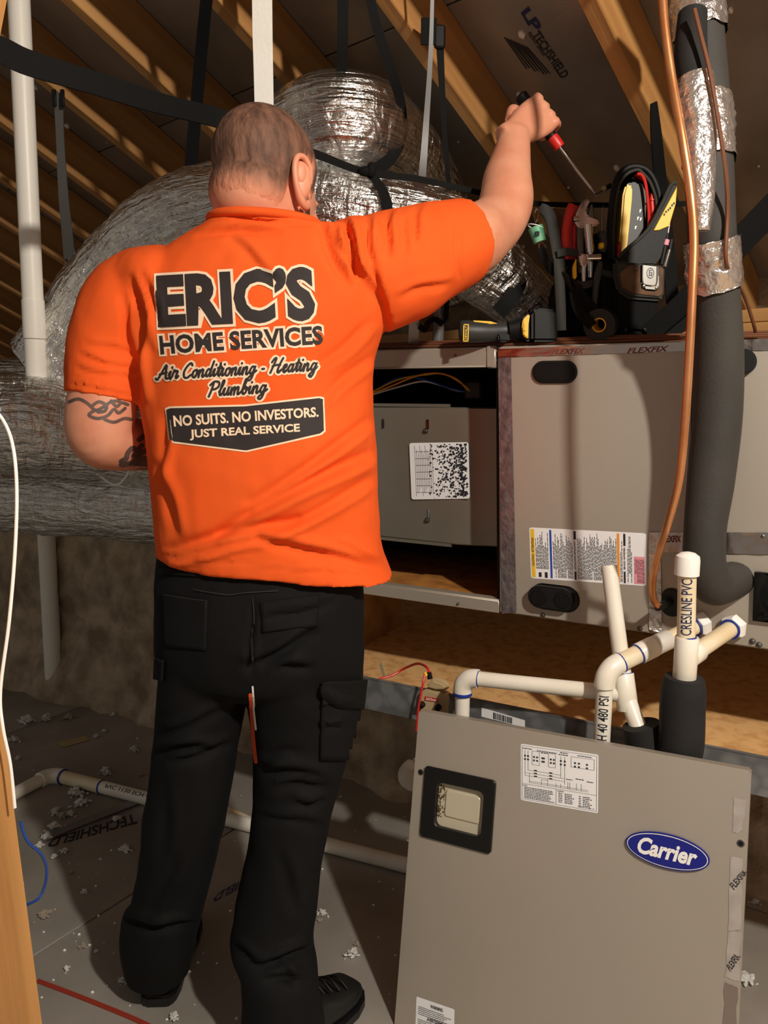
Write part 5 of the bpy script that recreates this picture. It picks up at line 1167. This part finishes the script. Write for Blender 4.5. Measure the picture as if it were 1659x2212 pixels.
# ---- tattoos
drape_stroke([[(150, 868), (170, 862), (190, 872), (206, 886), (222, 880), (240, 868), (258, 866)], [(206, 886), (192, 896), (210, 904), (232, 898), (246, 884), (256, 892), (270, 882)], [(200, 876), (214, 868), (230, 876), (226, 888), (212, 890)], [(240, 866), (252, 878), (262, 870), (276, 874)], [(226, 906), (246, 912), (268, 904), (284, 906)]], 7, bb, .0006, 'tattoo', bo, 'tattoo')
drape_stroke([[(262, 996), (272, 990), (276, 978), (286, 968), (296, 972), (306, 962)], [(262, 1004), (284, 1000), (300, 990), (318, 992)], [(280, 1016), (300, 1008), (322, 1010)], [(288, 984), (304, 978), (318, 972), (326, 960)], [(300, 950), (314, 940), (326, 944)], [(290, 1000), (310, 1002), (326, 1000)]], 11, bb, .0006, 'tattoo', bo, 'tattoo')
drape_stroke([[(1010, 522), (1011, 535), (1008, 550)], [(1021, 522), (1022, 537), (1018, 552)]], 6, bb, .0006, 'tattoo', bo, 'tattoo')
# ---- screwdriver in the fist
sdv = thing('screwdriver', LH(.092, 0, -.034), 'black and red screwdriver held in the raised right fist', 'screwdriver')
ca_ = lambda t: LH(.094, t, -.034)
sx = (ca_(.1)-ca_(0)).normalized()
G().lathe(ca_(-.068), sx, [(0, .010), (.004, .0145), (.03, .0150), (.06, .0125), (.09, .0130), (.118, .0125), (.124, .009), (.135, .0085)], 16).obj('handle', 'black', sdv)
G().lathe(ca_(.046), sx, [(0, .0131), (.004, .0137), (.026, .0133), (.03, .012)], 16).obj('handle_ring', 'red', sdv)
G().lathe(ca_(.065), sx, [(0, .0048), (.128, .0046), (.132, .0035), (.150, .0020)], 10).obj('shaft', 'chrome', sdv)
# ================================================================== SHIRT
sg = G(); sg.rings(smooth_rings(TORSO, 5))
sg.tube([P(800, 600, TY+.02), P(870, 575, TY+.03), P(930, 548, 1.555), P(985, 528, 1.59), P(1003, 523, 1.602)], [.110, .106, .094, .087, .0845], 30, 5)
sg.tube([P(345, 625, TY+.02), P(290, 650, TY+.02), P(258, 710, TY+.012), P(236, 780, TY), P(227, 840, 1.487), P(224, 859, 1.485)], [.086, .090, .088, .080, .073, .0715], 30, 5)
sg.ell(P(790, 560, TY+.01), (.11, .10, .075)); sg.ell(P(350, 610, TY+.02), (.10, .105, .07))
shm = remesh(sg, .006, 4, 'shirt')
FOLDS = [(812, 905, 540, 1085, 11, .006), (822, 965, 470, 1145, 13, .008), (800, 1040, 560, 1165, 10, .005), (640, 1120, 362, 1185, 12, .008), (560, 1165, 350, 1205, 9, .006), (560, 1162, 830, 1235, 11, .006), (720, 1180, 836, 1215, 8, .003),
         (690, 482, 752, 615, 12, .008), (738, 470, 778, 590, 9, .008), (790, 462, 800, 560, 8, .007), (842, 452, 834, 545, 8, .006), (905, 446, 890, 520, 8, .004), (715, 478, 745, 560, 7, .005), (720, 520, 810, 640, 13, .004), (760, 560, 800, 630, 8, .002), (880, 470, 872, 540, 7, .003), (800, 700, 690, 790, 11, .004), (815, 760, 700, 860, 10, .004),
         (430, 505, 600, 498, 8, .004), (500, 520, 590, 600, 10, .003), (285, 600, 322, 750, 10, .005), (310, 590, 345, 700, 8, .003), (300, 700, 300, 860, 9, .008), (262, 640, 288, 800, 9, .004),
         (175, 770, 290, 800, 6, .003), (170, 795, 292, 822, 6, .003), (190, 740, 285, 765, 6, .002), (155, 834, 297, 850, 3.5, .0025), (985, 452, 992, 598, 3.5, .0022), (870, 640, 970, 610, 9, .003),
         (345, 1198, 560, 1222, 3, .0016), (560, 1222, 835, 1250, 3, .0016), (335, 1000, 380, 1150, 12, .004), (355, 900, 345, 1060, 10, .003), (470, 462, 680, 488, 4, .0025)]
displace(shm, [f_[:5]+(f_[5]*2.1,) for f_ in FOLDS], .0045, 7, 3)
bs = bvh_of(shm); shirt = clothe(shm, 'shirt', 'shirt', man)
cr = ring(458, 480, 694, 493, TY+.012, .103, 2.3, 40); G().tube([tuple(p_) for p_ in cr+cr[:1]], .008, 10, 2, caps=False).obj('collar', 'shirt', shirt)
T1 = [(344, 602), (670, 583), (676, 686), (349, 702)]
for bold, lift, m_ in ((.088, .0016, 'print_cream'), (.045, .0030, 'print_black')):
    drape_text('ERIC\u2019S', T1, bold, bs, lift, m_, shirt, cuts=.07)
T2 = [(346, 727), (694, 705), (696, 742), (350, 764)]
for bold, lift, m_ in ((.125, .0011, 'print_cream'), (.032, .0019, 'print_black')):
    drape_text('HOME SERVICES', T2, bold, bs, lift, m_, shirt, cuts=.3)
# brush-script lines drawn as strokes on a small alphabet (x right, y up, x-height 1)
GL = {'A': (1.5, [[(-.15, .15), (.1, 0), (.5, .7), (1.0, 1.75), (1.08, .9), (1.2, .1), (1.45, .1)], [(.3, .62), (.8, .72), (1.2, .8)]]),
      'i': (.5, [[(0, .5), (.2, .95), (.14, .3), (.22, .02), (.5, .3)], [(.3, 1.36), (.31, 1.42)]]), 'r': (.72, [[(0, .4), (.2, 1.08), (.3, .85), (.62, .9), (.48, .3), (.55, .03), (.78, .3)]]),
      'C': (1.35, [[(1.2, 1.5), (1.0, 1.78), (.6, 1.5), (.25, .8), (.35, .15), (.75, 0), (1.2, .35)]]), 'o': (.8, [[(.5, .92), (.15, .75), (.08, .2), (.35, 0), (.6, .3), (.6, .8), (.45, .9), (.85, .72)]]),
      'n': (.95, [[(0, .4), (.18, .95), (.1, 0)], [(.12, .4), (.42, .9), (.6, .8), (.55, .15), (.7, .02), (.98, .35)]]), 'd': (.95, [[(.6, .8), (.3, .92), (.06, .45), (.2, .02), (.5, .3), (.68, 1.0), (.88, 1.85)], [(.74, 1.2), (.6, .3), (.7, .02), (.98, .35)]]),
      't': (.6, [[(.1, .5), (.42, 1.5), (.25, .4), (.32, .02), (.62, .35)], [(.08, 1.0), (.6, 1.06)]]), 'g': (.9, [[(.62, .82), (.32, .92), (.08, .45), (.22, .04), (.5, .3), (.68, .9)], [(.68, .9), (.5, -.3), (.22, -.75), (-.05, -.55), (.3, -.15), (.92, .4)]]),
      'H': (1.6, [[(.1, 1.3), (.4, 1.75), (.62, 1.72), (.35, .8), (.1, 0)], [(1.5, 1.75), (1.15, .9), (1.0, .15), (1.2, 0), (1.5, .35)], [(.25, .82), (.8, .95), (1.25, .92)]]), 'e': (.75, [[(.08, .4), (.45, .6), (.52, .88), (.28, .9), (.1, .45), (.25, .03), (.5, .1), (.78, .45)]]),
      'a': (.9, [[(.6, .8), (.3, .92), (.06, .45), (.2, .02), (.48, .3), (.66, .92)], [(.66, .92), (.56, .25), (.66, .02), (.92, .35)]]), 'P': (1.25, [[(.45, 1.55), (.3, .7), (.1, -.05)], [(.05, 1.35), (.5, 1.75), (1.1, 1.65), (1.1, 1.1), (.7, .82), (.4, .85)]]),
      'l': (.55, [[(.05, .45), (.42, 1.3), (.5, 1.8), (.32, 1.7), (.16, .5), (.25, .02), (.55, .35)]]), 'u': (.95, [[(0, .5), (.18, .92), (.1, .3), (.22, .02), (.5, .3), (.66, .92)], [(.66, .92), (.58, .25), (.68, .02), (.96, .35)]]),
      'm': (1.35, [[(0, .4), (.16, .95), (.1, 0)], [(.12, .4), (.38, .9), (.52, .8), (.46, 0)], [(.48, .4), (.78, .9), (.94, .8), (.9, .15), (1.02, .02), (1.36, .35)]]), 'b': (.85, [[(.05, .45), (.38, 1.3), (.46, 1.8), (.3, 1.7), (.12, .5), (.25, .03), (.55, .2), (.58, .75), (.4, .9), (.25, .6)], [(.56, .75), (.9, .7)]]),
      '-': (.8, [[(.25, .55), (.5, .56)]]), ' ': (.5, [])}
def script(txt, x0, y0, x1, y1, xh):
    Wd = sum(GL[c_][0] for c_ in txt); out = []; x = 0; k = 1/Wd
    for c_ in txt:
        for st_ in GL[c_][1]:
            ln = []
            for px_, py_ in st_:
                t = (x+px_+py_*.18)*k; ln.append((x0+(x1-x0)*t, y0+(y1-y0)*t-py_*xh))
            out.append(ln)
        x += GL[c_][0]
    return out
sl1 = script('Air Conditioning - Heating', 340, 820, 684, 800, 17.5); sl2 = script('Plumbing', 450, 856, 576, 848, 17.5)
drape_stroke(sl1+sl2, 13.5, bs, .0011, 'print_cream', shirt, 'lettering', 4); drape_stroke(sl1+sl2, 4.6, bs, .0019, 'print_black', shirt, 'lettering', 4)
def poly_patch(pts, lift, m_, nm, top=None):
    # badge outline filled by columns between an upper and a lower edge
    up_, lo_ = pts; v_ = []; f_ = []; n_ = 40; mrow = 14
    def at(line, t):
        x = line[0][0]+(line[-1][0]-line[0][0])*t
        for a, b in zip(line, line[1:]):
            if a[0] <= x <= b[0]+1e-6: return (x, a[1]+(b[1]-a[1])*(x-a[0])/max(1e-6, b[0]-a[0]))
        return line[-1]
    for i in range(n_+1):
        a = at(up_, i/n_); b = at(lo_, i/n_)
        for j in range(mrow+1): t = j/mrow; v_.append((a[0]*(1-t)+b[0]*t, a[1]*(1-t)+b[1]*t))
    for i in range(n_):
        for j in range(mrow): k = i*(mrow+1)+j; f_.append((k, k+1, k+mrow+2, k+mrow+1))
    return drape(nm, v_, f_, lambda x, y: (x, y), bs, lift, m_, shirt)
poly_patch(([(357, 882), (362, 878), (530, 874), (690, 856), (700, 859)], [(365, 950), (372, 957), (532, 977), (694, 940), (703, 932)]), .0011, 'print_cream', 'badge_border')
poly_patch(([(361, 885), (366, 882), (530, 878), (690, 860), (697, 863)], [(368, 947), (376, 953), (532, 973), (692, 936), (699, 930)]), .0018, 'print_black', 'badge')
drape_text('NO SUITS. NO INVESTORS.', [(376, 899), (686, 880), (687, 900), (378, 921)], .03, bs, .0026, 'print_cream', shirt, cuts=.4)
drape_text('JUST REAL SERVICE', [(412, 929), (646, 916), (647, 937), (413, 951)], .03, bs, .0026, 'print_cream', shirt, cuts=.4)
# ================================================================== TROUSERS
tg = G(); tg.rings(smooth_rings(HIPS, 4)); tg.rings(smooth_rings(LEGL, 5, 36, 2.15)); tg.rings(smooth_rings(LEGR, 5, 36, 2.15))
trm = remesh(tg, .0075, 4, 'trousers')
TF = [(540, 1440, 680, 1370, 12, .012), (600, 1445, 670, 1440, 9, .008), (570, 1340, 720, 1300, 8, .003), (335, 1625, 460, 1615, 9, .009), (370, 1650, 500, 1612, 9, .008), (345, 1590, 480, 1540, 10, .006), (690, 1505, 760, 1530, 8, .006), (690, 1570, 750, 1562, 7, .005),
      (560, 1655, 700, 1690, 12, .008), (600, 1700, 705, 1700, 9, .009), (640, 1740, 700, 1735, 9, .008), (560, 1760, 700, 1790, 9, .005), (640, 1620, 570, 1640, 10, .005), (270, 1985, 370, 2010, 10, .010), (330, 2005, 425, 1990, 8, .008), (380, 1850, 330, 1960, 14, .005), (500, 2045, 560, 2080, 10, .006), (560, 2085, 680, 2050, 10, .012), (580, 2110, 660, 2120, 8, .008), (600, 2080, 640, 2130, 8, .006), (360, 1700, 350, 1850, 14, .004), (600, 1850, 640, 1960, 14, .004), (545, 1300, 545, 1460, 6, .005)]
displace(trm, [f_[:5]+(f_[5]*1.5,) for f_ in TF], .006, 6, 9)
bt = bvh_of(trm); trs = clothe(trm, 'trousers', 'trousers', man)
def cloth_patch(nm, cs, lift=.002, solid=.003): v_, f_ = patch(cs); return drape(nm, v_, f_, lambda x, y: (x, y), bt, lift, 'trousers', trs, solid)
cloth_patch('back_pocket', [(352, 1282), (450, 1296), (446, 1405), (356, 1396)]); cloth_patch('back_pocket', [(562, 1302), (690, 1284), (686, 1352), (566, 1366)])
cloth_patch('cargo_pocket', [(694, 1475), (780, 1470), (762, 1640), (690, 1640)], .004, .006); cloth_patch('pocket_flap', [(692, 1468), (782, 1466), (774, 1530), (692, 1520)], .010, .005); cloth_patch('waist_flap', [(345, 1226), (522, 1236), (523, 1250), (345, 1240)], .003, .003)
cloth_patch('cargo_pocket', [(342, 1420), (358, 1425), (356, 1470), (340, 1465)], .006, .006)
drape_stroke([[(356, 1284), (400, 1291), (448, 1297)], [(448, 1297), (446, 1312)], [(420, 1272), (490, 1284), (530, 1280), (600, 1276)], [(546, 1290), (547, 1360), (548, 1430)]], 1.6, bt, .0045, 'stitch', trs, 'stitching')
mat('sliver_orange', (240, 96, 50), .6)  # orange sliver of something behind the legs, laid on the trousers
drape_stroke([[(541, 1500), (545, 1545), (549, 1600), (554, 1645)]], 8, bt, .0016, 'sliver_orange', trs, 'orange_sliver'); drape_stroke([[(546, 1482), (550, 1530), (555, 1575)]], 4, bt, .0024, 'white', trs, 'white_sliver')
# ================================================================== BOOTS
def boot(toe, d, L, m, nm_label, shaft=.14):
    d = d.normalized(); sd_ = V((d.y, -d.x, 0)); heel = toe-d*L; rs = []
    for t, wd_, h_ in ((0, .026, .09), (.06, .036, .115), (.2, .040, .125), (.36, .041, .115), (.5, .045, .092), (.65, .050, .076), (.8, .049, .066), (.92, .038, .056), (1.0, .018, .035)):
        c = heel+d*(L*t); zb = .022
        rs.append([c+sd_*(wd_*math.copysign(abs(math.cos(a))**.75, math.cos(a)))+UP*(zb+(h_-zb)*(.5+.5*math.copysign(abs(math.sin(a))**.75, math.sin(a)))) for a in [6.2832*k/24 for k in range(24)]])
    g = G(); g.rings(rs); g.tube([heel+d*.075+UP*.06, heel+d*.07+UP*.11, heel+d*.07+UP*shaft], [.038, .040, .042], 22, 4)
    bme = remesh(g, .005, 4, 'boot'); b_ = clothe(bme, 'boot', m, man)
    out = []
    for t, wd_ in ((0, .022), (.04, .034), (.15, .040), (.35, .039), (.5, .043), (.65, .050), (.8, .050), (.92, .040), (1.0, .020)): out.append((t, wd_))
    pl_ = [heel+d*(L*t*1.02-.004)+sd_*(w_+.003) for t, w_ in out]+[heel+d*(L*t*1.02-.004)-sd_*(w_+.003) for t, w_ in reversed(out)]
    G().prism([p_+UP*.001 for p_ in pl_], UP*.026).obj('sole', 'rubber', b_, .004, 2)
    return heel, d, sd_, b_
h_, d_, s_, b1 = boot(PZ(768, 2146, 0), V((.60, .80, 0)), .27, 'boot', '')
for k in range(4):
    p_ = h_+d_*(.13+.025*k)+UP*(.120-.013*k); G().tube([p_-s_*.03-UP*.012, p_+UP*.002, p_+s_*.03-UP*.012], .0028, 8, 4).obj('lace', 'black', b1)
h_, d_, s_, b2 = boot(PZ(345, 2176, 0)+V((-.02, .30, 0)), V((-.05, 1, 0)), .30, 'boot', '')
